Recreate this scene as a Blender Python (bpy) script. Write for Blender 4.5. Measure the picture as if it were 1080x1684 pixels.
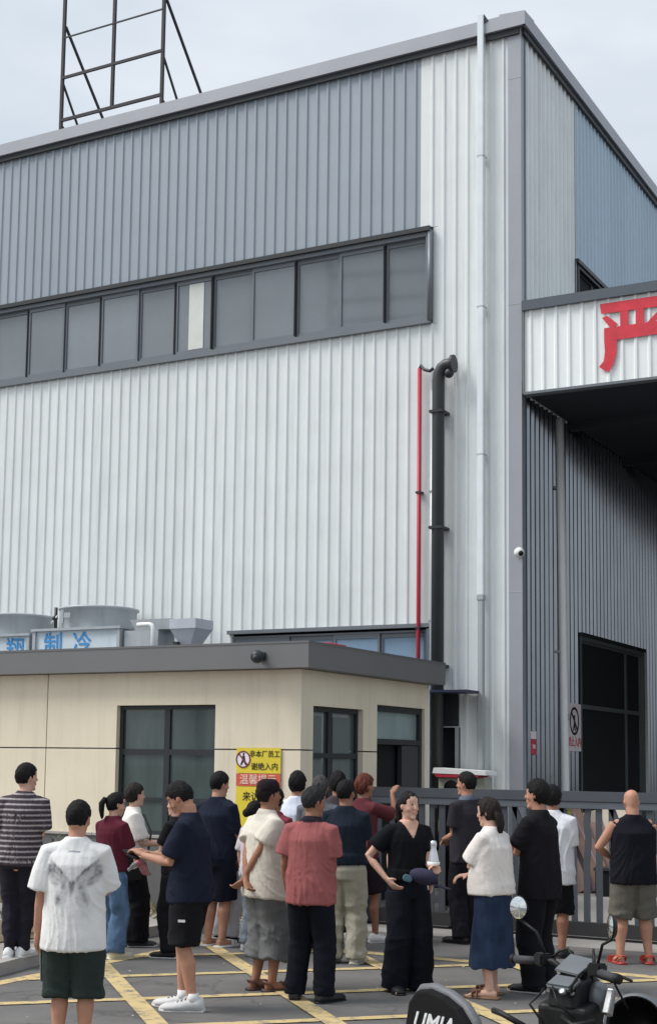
import bpy, bmesh, math, random
import numpy as np
from mathutils import Vector, Matrix, noise
for o in list(bpy.data.objects): bpy.data.objects.remove(o, do_unlink=True)
random.seed(7)
SC = bpy.context.scene
COL = SC.collection
# ------------------------------------------------------------------ camera
cam_d = bpy.data.cameras.new('camera'); cam = bpy.data.objects.new('camera', cam_d); COL.objects.link(cam)
cam_d.sensor_fit = 'HORIZONTAL'; cam_d.sensor_width = 36.0
cam_d.lens = 2308.0/1080.0*36.0
cam_d.shift_y = (995.5-842.0)/1080.0
cam_d.clip_start = 0.1; cam_d.clip_end = 3000
PIT, ROLL, YAW = 0.1105, 0.0124, -0.4974
def _tob(v):
    c, s = math.cos(YAW), math.sin(YAW)
    return Vector((v[0]*c+v[1]*s, -v[0]*s+v[1]*c, v[2]))
_f = (0, math.cos(PIT), math.sin(PIT)); _u = (0, -math.sin(PIT), math.cos(PIT)); _x = (1, 0, 0)
_c, _s = math.cos(ROLL), math.sin(ROLL)
CX = _tob([_c*a+_s*b for a, b in zip(_x, _u)]); CU = _tob([-_s*a+_c*b for a, b in zip(_x, _u)]); CF = _tob(_f)
cam.matrix_world = Matrix(((CX.x, CU.x, -CF.x, 7.33), (CX.y, CU.y, -CF.y, -19.49), (CX.z, CU.z, -CF.z, 1.88), (0, 0, 0, 1)))
SC.camera = cam
# ------------------------------------------------------------------ world and sun
SUN_AZ = math.radians(212)      # compass-like angle of the sun's direction measured from +x
SUN_EL = math.radians(52)
W = bpy.data.worlds.new('World'); SC.world = W; W.use_nodes = True
nt = W.node_tree; nt.nodes.clear()
def N(nt, t, **k):
    n = nt.nodes.new(t)
    for a, b in k.items(): setattr(n, a, b)
    return n
out = N(nt, 'ShaderNodeOutputWorld'); bg = N(nt, 'ShaderNodeBackground')
sky = N(nt, 'ShaderNodeTexSky', sky_type='NISHITA')
sky.sun_disc = False; sky.sun_elevation = SUN_EL; sky.sun_rotation = math.pi/2 - SUN_AZ
sky.air_density = 1.6; sky.dust_density = 4.0; sky.ozone_density = 1.4
tc = N(nt, 'ShaderNodeTexCoord'); mp = N(nt, 'ShaderNodeMapping'); mp.inputs['Scale'].default_value = (1.0, 1.0, 2.6)
nz = N(nt, 'ShaderNodeTexNoise'); nz.inputs['Scale'].default_value = 2.2; nz.inputs['Detail'].default_value = 5; nz.inputs['Roughness'].default_value = 0.5
rp = N(nt, 'ShaderNodeValToRGB'); rp.color_ramp.elements[0].position = 0.34; rp.color_ramp.elements[1].position = 0.68
rp.color_ramp.elements[0].color = (3.9, 4.5, 5.1, 1); rp.color_ramp.elements[1].color = (6.5, 6.75, 7.1, 1)
mx = N(nt, 'ShaderNodeMix', data_type='RGBA'); mx.inputs['Factor'].default_value = 0.88
nt.links.new(tc.outputs['Generated'], mp.inputs['Vector']); nt.links.new(mp.outputs[0], nz.inputs['Vector'])
nt.links.new(nz.outputs['Fac'], rp.inputs['Fac']); nt.links.new(sky.outputs[0], mx.inputs['A']); nt.links.new(rp.outputs[0], mx.inputs['B'])
nt.links.new(mx.outputs['Result'], bg.inputs['Color']); bg.inputs['Strength'].default_value = 0.105
nt.links.new(bg.outputs[0], out.inputs[0])
sl = bpy.data.lights.new('sun', 'SUN'); sl.energy = 2.2; sl.angle = math.radians(25); sl.color = (1.0, 0.97, 0.93)
so = bpy.data.objects.new('sun', sl); COL.objects.link(so)
_sd = Vector((math.cos(SUN_AZ)*math.cos(SUN_EL), math.sin(SUN_AZ)*math.cos(SUN_EL), math.sin(SUN_EL)))
so.rotation_euler = _sd.to_track_quat('Z', 'Y').to_euler(); so.location = (0, -20, 30)
SC.view_settings.view_transform = 'Standard'; SC.view_settings.look = 'None'; SC.view_settings.gamma = 1.0
SC.view_settings.exposure = 0.5; SC.view_settings.use_curve_mapping = False
SC.cycles.max_bounces = 6; SC.cycles.diffuse_bounces = 3

# ------------------------------------------------------------------ helpers
def srgb(r, g, b):
    f = lambda c: (c/255/12.92 if c/255 <= .04045 else ((c/255+.055)/1.055)**2.4)
    return (f(r), f(g), f(b), 1)
MATS = {}
def mat(name, col, rough=.6, metal=0., bump=0., bscale=60, var=.06, vscale=3., spec=.5, emis=None, trans=0., stretch=(1, 1, 1), rnd=0., attr=False, dirt=0., coat=0.):
    if name in MATS: return MATS[name]
    m = bpy.data.materials.new(name); m.use_nodes = True; t = m.node_tree; p = t.nodes['Principled BSDF']; L = t.links
    p.inputs['Roughness'].default_value = rough; p.inputs['Metallic'].default_value = metal
    p.inputs['Specular IOR Level'].default_value = spec; p.inputs['Transmission Weight'].default_value = trans
    p.inputs['Coat Weight'].default_value = coat
    tcn = N(t, 'ShaderNodeTexCoord'); mpn = N(t, 'ShaderNodeMapping'); mpn.inputs['Scale'].default_value = stretch
    L.new(tcn.outputs['Object'], mpn.inputs['Vector'])
    n1 = N(t, 'ShaderNodeTexNoise'); n1.inputs['Scale'].default_value = vscale; n1.inputs['Detail'].default_value = 6; n1.inputs['Roughness'].default_value = .6
    L.new(mpn.outputs[0], n1.inputs['Vector'])
    mr = N(t, 'ShaderNodeMapRange'); mr.inputs['From Min'].default_value = .3; mr.inputs['From Max'].default_value = .7
    mr.inputs['To Min'].default_value = 1-var; mr.inputs['To Max'].default_value = 1+var
    L.new(n1.outputs['Fac'], mr.inputs['Value'])
    fac = mr.outputs[0]
    if rnd:
        oi = N(t, 'ShaderNodeObjectInfo'); m2 = N(t, 'ShaderNodeMapRange'); m2.inputs['To Min'].default_value = 1-rnd; m2.inputs['To Max'].default_value = 1+rnd
        L.new(oi.outputs['Random'], m2.inputs['Value']); mu = N(t, 'ShaderNodeMath', operation='MULTIPLY'); L.new(fac, mu.inputs[0]); L.new(m2.outputs[0], mu.inputs[1]); fac = mu.outputs[0]
    if dirt:
        n3 = N(t, 'ShaderNodeTexNoise'); n3.inputs['Scale'].default_value = 1.1; n3.inputs['Detail'].default_value = 8; n3.inputs['Roughness'].default_value = .7
        mp3 = N(t, 'ShaderNodeMapping'); mp3.inputs['Scale'].default_value = (5, 5, .35) if stretch == (1, 1, 1) else stretch
        L.new(tcn.outputs['Object'], mp3.inputs['Vector']); L.new(mp3.outputs[0], n3.inputs['Vector'])
        m3 = N(t, 'ShaderNodeMapRange'); m3.inputs['From Min'].default_value = .5; m3.inputs['From Max'].default_value = .8; m3.inputs['To Min'].default_value = 1; m3.inputs['To Max'].default_value = 1-dirt
        L.new(n3.outputs['Fac'], m3.inputs['Value']); mu = N(t, 'ShaderNodeMath', operation='MULTIPLY'); L.new(fac, mu.inputs[0]); L.new(m3.outputs[0], mu.inputs[1]); fac = mu.outputs[0]
    vm = N(t, 'ShaderNodeVectorMath', operation='SCALE')
    if attr:
        at = N(t, 'ShaderNodeAttribute', attribute_name='Tint'); L.new(at.outputs['Color'], vm.inputs[0])
    else:
        vm.inputs[0].default_value = col[:3]
    L.new(fac, vm.inputs['Scale']); L.new(vm.outputs[0], p.inputs['Base Color'])
    if bump:
        n2 = N(t, 'ShaderNodeTexNoise'); n2.inputs['Scale'].default_value = bscale; n2.inputs['Detail'].default_value = 4
        L.new(mpn.outputs[0], n2.inputs['Vector']); b = N(t, 'ShaderNodeBump'); b.inputs['Strength'].default_value = bump; b.inputs['Distance'].default_value = .01
        L.new(n2.outputs['Fac'], b.inputs['Height']); L.new(b.outputs[0], p.inputs['Normal'])
    if emis:
        p.inputs['Emission Color'].default_value = emis[0]; p.inputs['Emission Strength'].default_value = emis[1]
    MATS[name] = m
    return m
class MB:
    """collects shapes and links them as one mesh object"""
    def __init__(s): s.v = []; s.f = []; s.sm = []
    def add(s, vs, fs, smooth=False):
        n = len(s.v); s.v += [tuple(v) for v in vs]; s.f += [tuple(i+n for i in f) for f in fs]; s.sm += [smooth]*len(fs); return s
    def box(s, x0, x1, y0, y1, z0, z1, bev=0.):
        if bev <= 0:
            return s.add([(x0,y0,z0),(x1,y0,z0),(x1,y1,z0),(x0,y1,z0),(x0,y0,z1),(x1,y0,z1),(x1,y1,z1),(x0,y1,z1)],
                  [(3,2,1,0),(4,5,6,7),(0,1,5,4),(1,2,6,5),(2,3,7,6),(3,0,4,7)])
        b = bmesh.new(); bmesh.ops.create_cube(b, size=1)
        for v in b.verts: v.co = Vector((x0+(v.co.x+.5)*(x1-x0), y0+(v.co.y+.5)*(y1-y0), z0+(v.co.z+.5)*(z1-z0)))
        bmesh.ops.bevel(b, geom=b.edges[:], offset=bev, segments=2, affect='EDGES')
        b.verts.index_update(); s.add([v.co for v in b.verts], [[v.index for v in f.verts] for f in b.faces]); b.free(); return s
    def obox(s, p, q, w, h, up=(0, 0, 1)):
        """bar of w x h section from p to q"""
        p = Vector(p); q = Vector(q); d = (q-p).normalized(); u = Vector(up)
        if abs(d.dot(u)) > .98: u = Vector((0, 1, 0))
        a = d.cross(u).normalized()*w/2; b = a.cross(d).normalized()*h/2
        vs = [p-a-b, p+a-b, p+a+b, p-a+b, q-a-b, q+a-b, q+a+b, q-a+b]
        return s.add(vs, [(3,2,1,0),(4,5,6,7),(0,1,5,4),(1,2,6,5),(2,3,7,6),(3,0,4,7)])
    def tube(s, pts, r, n=12, caps=True, smooth=True, up=None, r2=None):
        pts = [Vector(p) for p in pts]; k = len(pts)
        rs = r if isinstance(r, (list, tuple)) else [r]*k
        r2s = rs if r2 is None else (r2 if isinstance(r2, (list, tuple)) else [r2]*k)
        vs = []; ref = Vector(up) if up else None
        for i, p in enumerate(pts):
            t = (pts[min(i+1, k-1)]-pts[max(i-1, 0)]).normalized()
            if ref is None:
                ref = Vector((0, 0, 1)) if abs(t.z) < .9 else Vector((1, 0, 0))
            a = (ref - t*ref.dot(t)).normalized(); b = t.cross(a)
            if up is None: ref = a
            for j in range(n):
                an = 2*math.pi*j/n; vs.append(p + a*math.cos(an)*rs[i] + b*math.sin(an)*r2s[i])
        fs = [(i*n+j, i*n+(j+1) % n, (i+1)*n+(j+1) % n, (i+1)*n+j) for i in range(k-1) for j in range(n)]
        if caps: fs += [tuple(range(n-1, -1, -1)), tuple((k-1)*n+j for j in range(n))]
        return s.add(vs, fs, smooth)
    def lathe(s, prof, c=(0, 0, 0), n=28, axis='z', smooth=True):
        vs = []; k = len(prof)
        for r, h in prof:
            for j in range(n):
                a = 2*math.pi*j/n; q = (r*math.cos(a), r*math.sin(a), h)
                if axis == 'y': q = (q[0], q[2], q[1])
                if axis == 'x': q = (q[2], q[0], q[1])
                vs.append((c[0]+q[0], c[1]+q[1], c[2]+q[2]))
        fs = [(i*n+j, i*n+(j+1) % n, (i+1)*n+(j+1) % n, (i+1)*n+j) for i in range(k-1) for j in range(n)]
        return s.add(vs, fs, smooth)
    def ball(s, c, r, n=12, m=8):
        rx, ry, rz = r if isinstance(r, (tuple, list)) else (r, r, r)
        vs = [(c[0], c[1], c[2]-rz)]
        for i in range(1, m):
            a = -math.pi/2+math.pi*i/m
            for j in range(n):
                b = 2*math.pi*j/n; vs.append((c[0]+rx*math.cos(a)*math.cos(b), c[1]+ry*math.cos(a)*math.sin(b), c[2]+rz*math.sin(a)))
        vs.append((c[0], c[1], c[2]+rz)); e = len(vs)-1
        fs = [(0, 1+(j+1) % n, 1+j) for j in range(n)] + [(1+(m-2)*n+j, 1+(m-2)*n+(j+1) % n, e) for j in range(n)]
        fs += [(1+i*n+j, 1+i*n+(j+1) % n, 1+(i+1)*n+(j+1) % n, 1+(i+1)*n+j) for i in range(m-2) for j in range(n)]
        return s.add(vs, fs, True)
    def extr(s, poly, axis, a0, a1):
        """extrude a closed 2D polygon along an axis: 'y' poly is (x,z); 'x' poly is (y,z); 'z' poly is (x,y)"""
        n = len(poly)
        def P(q, a): return {'y': (q[0], a, q[1]), 'x': (a, q[0], q[1]), 'z': (q[0], q[1], a)}[axis]
        vs = [P(q, a0) for q in poly]+[P(q, a1) for q in poly]
        return s.add(vs, [tuple(range(n)), tuple(range(2*n-1, n-1, -1))]+[(i, i+n, (i+1) % n+n, (i+1) % n) for i in range(n)])
    def build(s, name, m, parent=None, loc=None):
        me = bpy.data.meshes.new(name); me.from_pydata(s.v, [], s.f); me.update()
        me.polygons.foreach_set('use_smooth', s.sm)
        b = bmesh.new(); b.from_mesh(me); bmesh.ops.recalc_face_normals(b, faces=b.faces); b.to_mesh(me); b.free()
        o = bpy.data.objects.new(name, me); COL.objects.link(o); me.materials.append(m)
        if parent: o.parent = parent
        if loc: o.location = loc
        return o
def B(*a, **k): return MB().box(*a, **k)
def tag(o, label=None, cat=None, group=None, kind=None):
    if label: o['label'] = label
    if cat: o['category'] = cat
    if group: o['group'] = group
    if kind: o['kind'] = kind
    return o
def thing(name, label, cat, loc=(0, 0, 0), rz=0, group=None):
    o = bpy.data.objects.new(name, None); COL.objects.link(o); o.location = loc; o.rotation_euler = (0, 0, rz); o.empty_display_size = .2
    return tag(o, label, cat, group)
def text(s, size, m, parent, loc, rot, name='lettering', bold=0., ext=.002, sx=1., shear=0., center=True):
    c = bpy.data.curves.new(name, 'FONT'); c.body = s; c.size = size; c.extrude = ext; c.offset = bold; c.shear = shear
    c.align_x = 'CENTER' if center else 'LEFT'; c.align_y = 'CENTER'; c.resolution_u = 3
    o = bpy.data.objects.new(name, c); COL.objects.link(o)
    dg = bpy.context.evaluated_depsgraph_get(); me = bpy.data.meshes.new_from_object(o.evaluated_get(dg))
    bpy.data.objects.remove(o); o = bpy.data.objects.new(name, me); COL.objects.link(o); me.materials.clear(); me.materials.append(m)
    o.parent = parent; o.location = loc; o.rotation_euler = rot; o.scale = (sx, 1, 1)
    return o
R90 = math.pi/2
# ------------------------------------------------------------------ materials
M_SILVER = mat('silver_cladding', srgb(227, 231, 231), .36, .12, bump=.05, bscale=8, var=.04, vscale=1.5, rnd=.03, dirt=.2)
M_GREYC = mat('grey_cladding', srgb(154, 163, 172), .45, .15, bump=.05, bscale=8, var=.03, vscale=1.5, rnd=.03, dirt=.06)
M_BLUEC = mat('blue_grey_cladding', srgb(186, 204, 218), .5, .05, var=.03, rnd=.03)
M_TRIM = mat('grey_trim_metal', srgb(160, 163, 170), .45, .2, var=.04, vscale=2)
M_TRIM2 = mat('light_trim_metal', srgb(174, 179, 182), .4, .25, var=.04, vscale=2)
M_FRAME = mat('window_frame_metal', srgb(112, 118, 124), .45, .2, var=.04)
M_DARKF = mat('dark_frame_metal', srgb(42, 46, 50), .5, .1, var=.08)
M_GLASS = mat('grey_window_glass', srgb(118, 126, 131), .045, 0, var=.10, vscale=.8, spec=.8, rnd=.20)
M_GLASSD = mat('dark_window_glass', srgb(136, 154, 154), .3, 0, var=.25, vscale=2.5, spec=.6, stretch=(1, 1, .3))
M_GLASSB = mat('blue_grey_window_glass', srgb(128, 156, 182), .4, 0, var=.06, spec=.7)
M_BLACK = mat('dark_interior', srgb(16, 19, 24), .9, var=.1)
M_WHITE = mat('white_paint', srgb(232, 234, 234), .45, var=.03)
M_STUCCO = mat('beige_stucco', srgb(230, 219, 196), .9, bump=.35, bscale=120, var=.05, vscale=1.0, dirt=.16)
M_DADO = mat('grey_dado_paint', srgb(98, 99, 98), .8, bump=.3, bscale=90, var=.07, vscale=2, dirt=.15)
M_FASCIA = mat('grey_fascia_panel', srgb(112, 112, 113), .6, var=.04, vscale=1.5)
M_STEEL = mat('gate_steel_paint', srgb(78, 83, 90), .5, .1, var=.08, vscale=4)
M_PIPE = mat('dark_green_grey_pipe', srgb(50, 54, 54), .5, var=.1)
M_REDP = mat('red_pipe_paint', srgb(176, 42, 62), .5, var=.06)
M_GALV = mat('galvanised_sheet', srgb(172, 178, 182), .5, .1, var=.08, vscale=3, dirt=.2)
M_RUST = mat('dark_steel_tube', srgb(38, 38, 46), .6, .2, var=.1)
# ------------------------------------------------------------------ ground and paint
def ground_mat():
    m = bpy.data.materials.new('asphalt'); m.use_nodes = True; t = m.node_tree; p = t.nodes['Principled BSDF']; L = t.links
    g = N(t, 'ShaderNodeTexCoord')
    a = N(t, 'ShaderNodeTexNoise'); a.inputs['Scale'].default_value = .9; a.inputs['Detail'].default_value = 7; a.inputs['Roughness'].default_value = .62
    b = N(t, 'ShaderNodeTexNoise'); b.inputs['Scale'].default_value = 170; b.inputs['Detail'].default_value = 2
    c = N(t, 'ShaderNodeTexVoronoi'); c.feature = 'DISTANCE_TO_EDGE'; c.inputs['Scale'].default_value = .55
    cn = N(t, 'ShaderNodeTexNoise'); cn.inputs['Scale'].default_value = 2.5; cn.inputs['Detail'].default_value = 5
    ad = N(t, 'ShaderNodeVectorMath', operation='ADD'); sc = N(t, 'ShaderNodeVectorMath', operation='SCALE'); sc.inputs['Scale'].default_value = .7
    for n in (a, b, cn): L.new(g.outputs['Object'], n.inputs['Vector'])
    L.new(cn.outputs['Color'], sc.inputs[0]); L.new(g.outputs['Object'], ad.inputs[0]); L.new(sc.outputs[0], ad.inputs[1]); L.new(ad.outputs[0], c.inputs['Vector'])
    r = N(t, 'ShaderNodeValToRGB'); r.color_ramp.elements[0].position = .3; r.color_ramp.elements[0].color = (.088, .085, .083, 1)
    r.color_ramp.elements[1].position = .72; r.color_ramp.elements[1].color = (.175, .168, .162, 1); L.new(a.outputs['Fac'], r.inputs['Fac'])
    r2 = N(t, 'ShaderNodeMapRange'); r2.inputs['From Min'].default_value = .25; r2.inputs['From Max'].default_value = .75; r2.inputs['To Min'].default_value = .78; r2.inputs['To Max'].default_value = 1.22; L.new(b.outputs['Fac'], r2.inputs['Value'])
    r3 = N(t, 'ShaderNodeMapRange'); r3.inputs['From Min'].default_value = 0; r3.inputs['From Max'].default_value = .011; r3.inputs['To Min'].default_value = .62; r3.inputs['To Max'].default_value = 1; L.new(c.outputs['Distance'], r3.inputs['Value'])
    mu = N(t, 'ShaderNodeMath', operation='MULTIPLY'); L.new(r2.outputs[0], mu.inputs[0]); L.new(r3.outputs[0], mu.inputs[1])
    v = N(t, 'ShaderNodeVectorMath', operation='SCALE'); L.new(r.outputs[0], v.inputs[0]); L.new(mu.outputs[0], v.inputs['Scale']); L.new(v.outputs[0], p.inputs['Base Color'])
    p.inputs['Roughness'].default_value = .85
    bp = N(t, 'ShaderNodeBump'); bp.inputs['Strength'].default_value = .4; bp.inputs['Distance'].default_value = .01; L.new(b.outputs['Fac'], bp.inputs['Height']); L.new(bp.outputs[0], p.inputs['Normal'])
    return m
def worn_mat(name, col, under, amount=.42):
    m = bpy.data.materials.new(name); m.use_nodes = True; t = m.node_tree; p = t.nodes['Principled BSDF']; L = t.links
    g = N(t, 'ShaderNodeTexCoord'); a = N(t, 'ShaderNodeTexNoise'); a.inputs['Scale'].default_value = 9; a.inputs['Detail'].default_value = 9; a.inputs['Roughness'].default_value = .72
    b = N(t, 'ShaderNodeTexNoise'); b.inputs['Scale'].default_value = 1.7; b.inputs['Detail'].default_value = 3
    L.new(g.outputs['Object'], a.inputs['Vector']); L.new(g.outputs['Object'], b.inputs['Vector'])
    r = N(t, 'ShaderNodeMapRange'); r.inputs['From Min'].default_value = amount-.07; r.inputs['From Max'].default_value = amount+.06; L.new(a.outputs['Fac'], r.inputs['Value'])
    x = N(t, 'ShaderNodeMix', data_type='RGBA'); x.inputs['A'].default_value = under; 
    y = N(t, 'ShaderNodeMix', data_type='RGBA'); y.inputs['A'].default_value = col; y.inputs['B'].default_value = tuple(c*.72 for c in col[:3])+(1,)
    L.new(b.outputs['Fac'], y.inputs['Factor']); L.new(y.outputs['Result'], x.inputs['B']); L.new(r.outputs[0], x.inputs['Factor']); L.new(x.outputs['Result'], p.inputs['Base Color'])
    p.inputs['Roughness'].default_value = .75
    return m
M_ASPH = ground_mat()
M_YEL = worn_mat('worn_yellow_road_paint', srgb(212, 188, 134), (.17, .16, .15, 1), .435)
M_CONC = mat('pale_concrete', srgb(148, 145, 141), .85, bump=.3, bscale=80, var=.12, vscale=2.2)
M_CONC2 = mat('yard_concrete', srgb(150, 147, 143), .85, bump=.3, bscale=80, var=.1, vscale=1.2)
M_KERB = mat('kerb_stone', srgb(160, 156, 152), .85, bump=.4, bscale=60, var=.12, vscale=4)
M_SOIL = mat('planting_soil', srgb(108, 96, 78), .95, bump=1, bscale=40, var=.35, vscale=14)
tag(MB().add([(-900,-900,0),(900,-900,0),(900,900,0),(-900,900,0)], [(0,1,2,3)]).build('ground', M_ASPH), kind='structure')
# yard slab behind the gate
tag(MB().box(-.4, 12, -4.95, 14, .0, .02).build('yard_pavement', M_CONC2), kind='structure')
pm = tag(MB().box(-.78, 9, -6.88-.075, -6.88+.075, .003, .006).build('road_marking', M_YEL), kind='structure')
def strip(p, q, w, z):
    p = Vector(p); q = Vector(q); d = (q-p).normalized(); n = Vector((-d.y, d.x))*w/2
    return MB().add([(*(p-n), z), (*(q-n), z), (*(q+n), z), (*(p+n), z)], [(0,1,2,3)])
Y0, X0, X1, YB = -6.955, -.70, 9.0, -19.0
tag(strip((-.77, -19), (-.77, -6.8), .15, .0035).build('road_marking', M_YEL), kind='structure')
def clip(c, s):   # line x - s... s=+1: y = x - c ; s=-1: y = c - x ; inside the box
    pts = []
    for x in (X0, X1):
        y = x-c if s > 0 else c-x
        pts.append((x, y))
    (xa, ya), (xb, yb) = pts
    def at(y): return (y+c) if s > 0 else (c-y)
    lo, hi = X0, X1
    ys = sorted((at(YB), at(Y0))); lo = max(lo, ys[0]); hi = min(hi, ys[1])
    if hi-lo < .1: return None
    f = (lambda x: x-c) if s > 0 else (lambda x: c-x)
    return (lo, f(lo)), (hi, f(hi))
for i in range(0, 9):
    c = 7.6+1.67*i; r = clip(c, 1)
    if r: tag(strip(*r, .12, .007+.0002*i).build('road_marking', M_YEL), kind='structure')
for i in range(-4, 6):
    c = -9.65+1.75*i; r = clip(c, -1)
    if r: tag(strip(*r, .15, .011+.0002*i).build('road_marking', M_YEL), kind='structure')
# pavement along the guardhouse with a kerb of separate stones
pv = MB().extr([(-14, -20), (-1.02, -20), (-1.12, -10), (-1.62, -7.55), (-1.62, -6.75), (-1.1, -6.32), (-.5, -6.22), (-.5, -5.3), (-14, -5.3)], 'z', -.02, .098)
PAV = tag(pv.build('pavement', M_CONC), kind='structure')
kp = [(-.98, -20), (-1.0, -14), (-1.08, -10), (-1.58, -7.55), (-1.58, -6.72), (-1.08, -6.28), (-.46, -6.18), (-.46, -5.3)]
for a, b in zip(kp[:-1], kp[1:]):
    a = Vector(a); b = Vector(b); L_ = (b-a).length; n = max(1, round(L_/.75))
    for i in range(n):
        p = a.lerp(b, i/n); q = a.lerp(b, (i+1)/n); e = (q-p).normalized()*.006
        MB().obox((*(p+e), .05), (*(q-e), .05), .12, .115+random.uniform(-.004, .004)).build('kerb_stone', M_KERB, PAV)
tag(B(-9, -.75, -5.98, -5.43, .09, .112).build('planting_bed', M_SOIL), kind='structure')
tag(MB().extr([(-5, -9.6), (-2.1, -9.6), (-1.75, -7.6), (-5, -7.4)], 'z', .09, .113).build('planting_bed', M_SOIL), kind='structure')
# slight threshold strip under the gate
tag(B(-.3, 12, -5.45, -4.3, .0, .028).build('gate_threshold', M_CONC), kind='structure')
tag(B(-.3, 12, -4.82, -4.68, .027, .036).build('gate_rail_track', M_RUST), kind='structure')

# ------------------------------------------------------------------ factory hall
HALL = thing('factory_hall', 'tall metal clad factory hall with grey and silver ribbed walls', 'building', (0, 0, 0))
PITCH = .2
def ribs(x0, x1, phase=0., hh=.021):
    """cross-section (u, d) of the sheet between u=x0 and x1; d is how far it stands proud"""
    pts = [(x0, 0)]
    k = math.ceil((x0-phase+.03)/PITCH)
    while True:
        c = phase+k*PITCH
        if c+.03 > x1: break
        pts += [(c-.034, 0), (c-.016, hh), (c+.016, hh), (c+.034, 0)]
        k += 1
    pts.append((x1, 0))
    return pts
def sheet_front(x0, x1, z0, z1, m, parent, y=0., phase=-.3, name='cladding_panel'):
    pr = ribs(x0, x1, phase); n = len(pr); vs = []
    for z in (z0, z1): vs += [(u, y-d, z) for u, d in pr]
    fs = [(i, i+1, n+i+1, n+i) for i in range(n-1)]
    o = MB().add(vs, fs).build(name, m, parent)
    return o
def sheet_side(y0, y1, z0, z1, m, parent, x=0., phase=.055, name='cladding_panel', hh=.044):
    pr = ribs(y0, y1, phase, hh); n = len(pr); vs = []
    for z in (z0, z1): vs += [(x+d, u, z) for u, d in pr]
    fs = [(i, i+1, n+i+1, n+i) for i in range(n-1)]
    return MB().add(vs, fs).build(name, m, parent)
ZR = 13.20
# body behind the sheets (solid core, openings left by stacking)
core = MB().box(-16, -.03, .25, 24, 0, 13.15)
core.build('wall', M_BLACK, HALL)
# front: silver full-height zone right of the windows
edges = [-.18, -.98, -1.68]
sheet_front(-.98, -.18, 0, ZR, M_SILVER, HALL, phase=-.28)
sheet_front(-1.38, -.98, 2.40, ZR, M_SILVER, HALL, phase=-.28)
sheet_front(-1.68, -1.38, 10.27, ZR, M_SILVER, HALL, phase=-.28)
sheet_front(-1.46, -1.38, 8.705, 10.265, M_SILVER, HALL, phase=-.28)
x = -1.68
while x > -13.5:
    w = 1.0
    sheet_front(x-w, x, 10.27, ZR, M_GREYC, HALL, phase=-.18)
    x -= w
x = -1.38
while x > -13.5:
    x2 = x-1.0
    z0 = 3.99 if x > -5.0 else 0
    if x > -5.0 and x2 < -5.0: x2 = -5.02
    sheet_front(x2, x, z0, 8.70, M_SILVER, HALL, phase=-.28)
    x = x2
sheet_front(-5.02, -1.97, 0, 2.45, M_SILVER, HALL)
# corner flashing
MB().extr([(-.19, -.033), (.022, -.033), (.022, .10), (.012, .10), (.012, -.023), (-.19, -.023)], 'z', 0, 13.2).build('corner_flashing', M_TRIM, HALL)
B(.014, .03, .10, .155, 0, 13.2).build('corner_flashing', mat('slate_trim', srgb(92, 108, 122), .5, .2), HALL)
for z in (4.4, 8.8, 12.4): B(-.192, .024, -.036, .05, z, z+.012).build('flashing_joint', M_TRIM2, HALL)
# roof edge flashing
MB().extr([(-.12, 13.20), (-.12, 13.42), (.3, 13.45), (.3, 13.39), (-.08, 13.38), (-.08, 13.20)], 'x', -16, .12).build('roof_edge', M_TRIM, HALL)
MB().extr([(.122, 13.20), (.122, 13.422), (-.3, 13.452), (-.3, 13.39), (.08, 13.382), (.08, 13.20)], 'y', -.118, 24).build('roof_edge', M_TRIM, HALL)
B(-16, .0, -.075, -.035, 13.10, 13.2).build('roof_edge_shadow_gap', M_DARKF, HALL)  # solid dark strips drawn as the shade line under the roof edge
B(.035, .075, 0, 24, 13.10, 13.2).build('roof_edge_shadow_gap', M_DARKF, HALL)
# upper window band, front
def window_front(name, xs, z0, z1, y, frame_m, glass_m, parent, depth=.07, fr=.06, curtain=None, proud=.06):
    w = B(xs[0]-fr, xs[-1]+fr, y+.10, y+.14, z0-fr, z1+fr).build(name, M_BLACK, parent)
    f = MB()
    f.box(xs[0]-fr, xs[-1]+fr, y-proud, y+.10, z1, z1+fr); f.box(xs[0]-fr, xs[-1]+fr, y-proud, y+.10, z0-fr, z0)
    f.box(xs[0]-fr, xs[0], y-proud, y+.10, z0, z1); f.box(xs[-1], xs[-1]+fr, y-proud, y+.10, z0, z1)
    f.build('frame', frame_m, w)
    for i in range(len(xs)-1):
        a, b = xs[i], xs[i+1]
        off = .03 if i % 2 else .0
        g = B(a+.025, b-.025, y+off+.01, y+off+.016, z0+.06, z1-.06).build('pane', glass_m, w)
        s = MB()
        t = .042
        s.box(a+.004, a+t, y+off-.01, y+off+.03, z0, z1); s.box(b-t, b-.004, y+off-.01, y+off+.03, z0, z1)
        s.box(a+t, b-t, y+off-.01, y+off+.03, z1-.07, z1); s.box(a+t, b-t, y+off-.01, y+off+.03, z0, z0+.07)
        s.build('sash', frame_m, w)
    return w
UX = [-13.0, -12.2, -11.4, -10.42, -9.62, -8.78, -7.95, -7.12, -6.33, -5.57, -4.79, -3.93, -3.12, -2.29, -1.56]
wb = window_front('window', UX, 8.80, 10.12, 0, M_FRAME, M_GLASS, HALL, fr=.07)
for i in (4, 6, 8, 9, 11, 13):
    B(UX[i]-.028, UX[i]+.004, -.022, .0, 8.84, 10.10).build('seal_strip', M_BLACK, wb)  # black strips stand in for the shade beside the sliding sashes
B(-6.06, -5.76, -.0, .006, 8.88, 10.04).build('curtain', mat('white_curtain', srgb(214, 218, 212), .7, var=.05), wb)
B(-13.1, -1.47, -.115, .04, 10.19, 10.262).build('flashing', M_DARKF, wb)
B(-13.1, -1.47, -.085, .04, 8.70, 8.735).build('sill', M_FRAME, wb)
MB().tube([(-1.485, -.06, 8.74), (-1.485, -.06, 10.2)], .042, 10).build('edge_trim', M_FRAME, wb)
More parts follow.
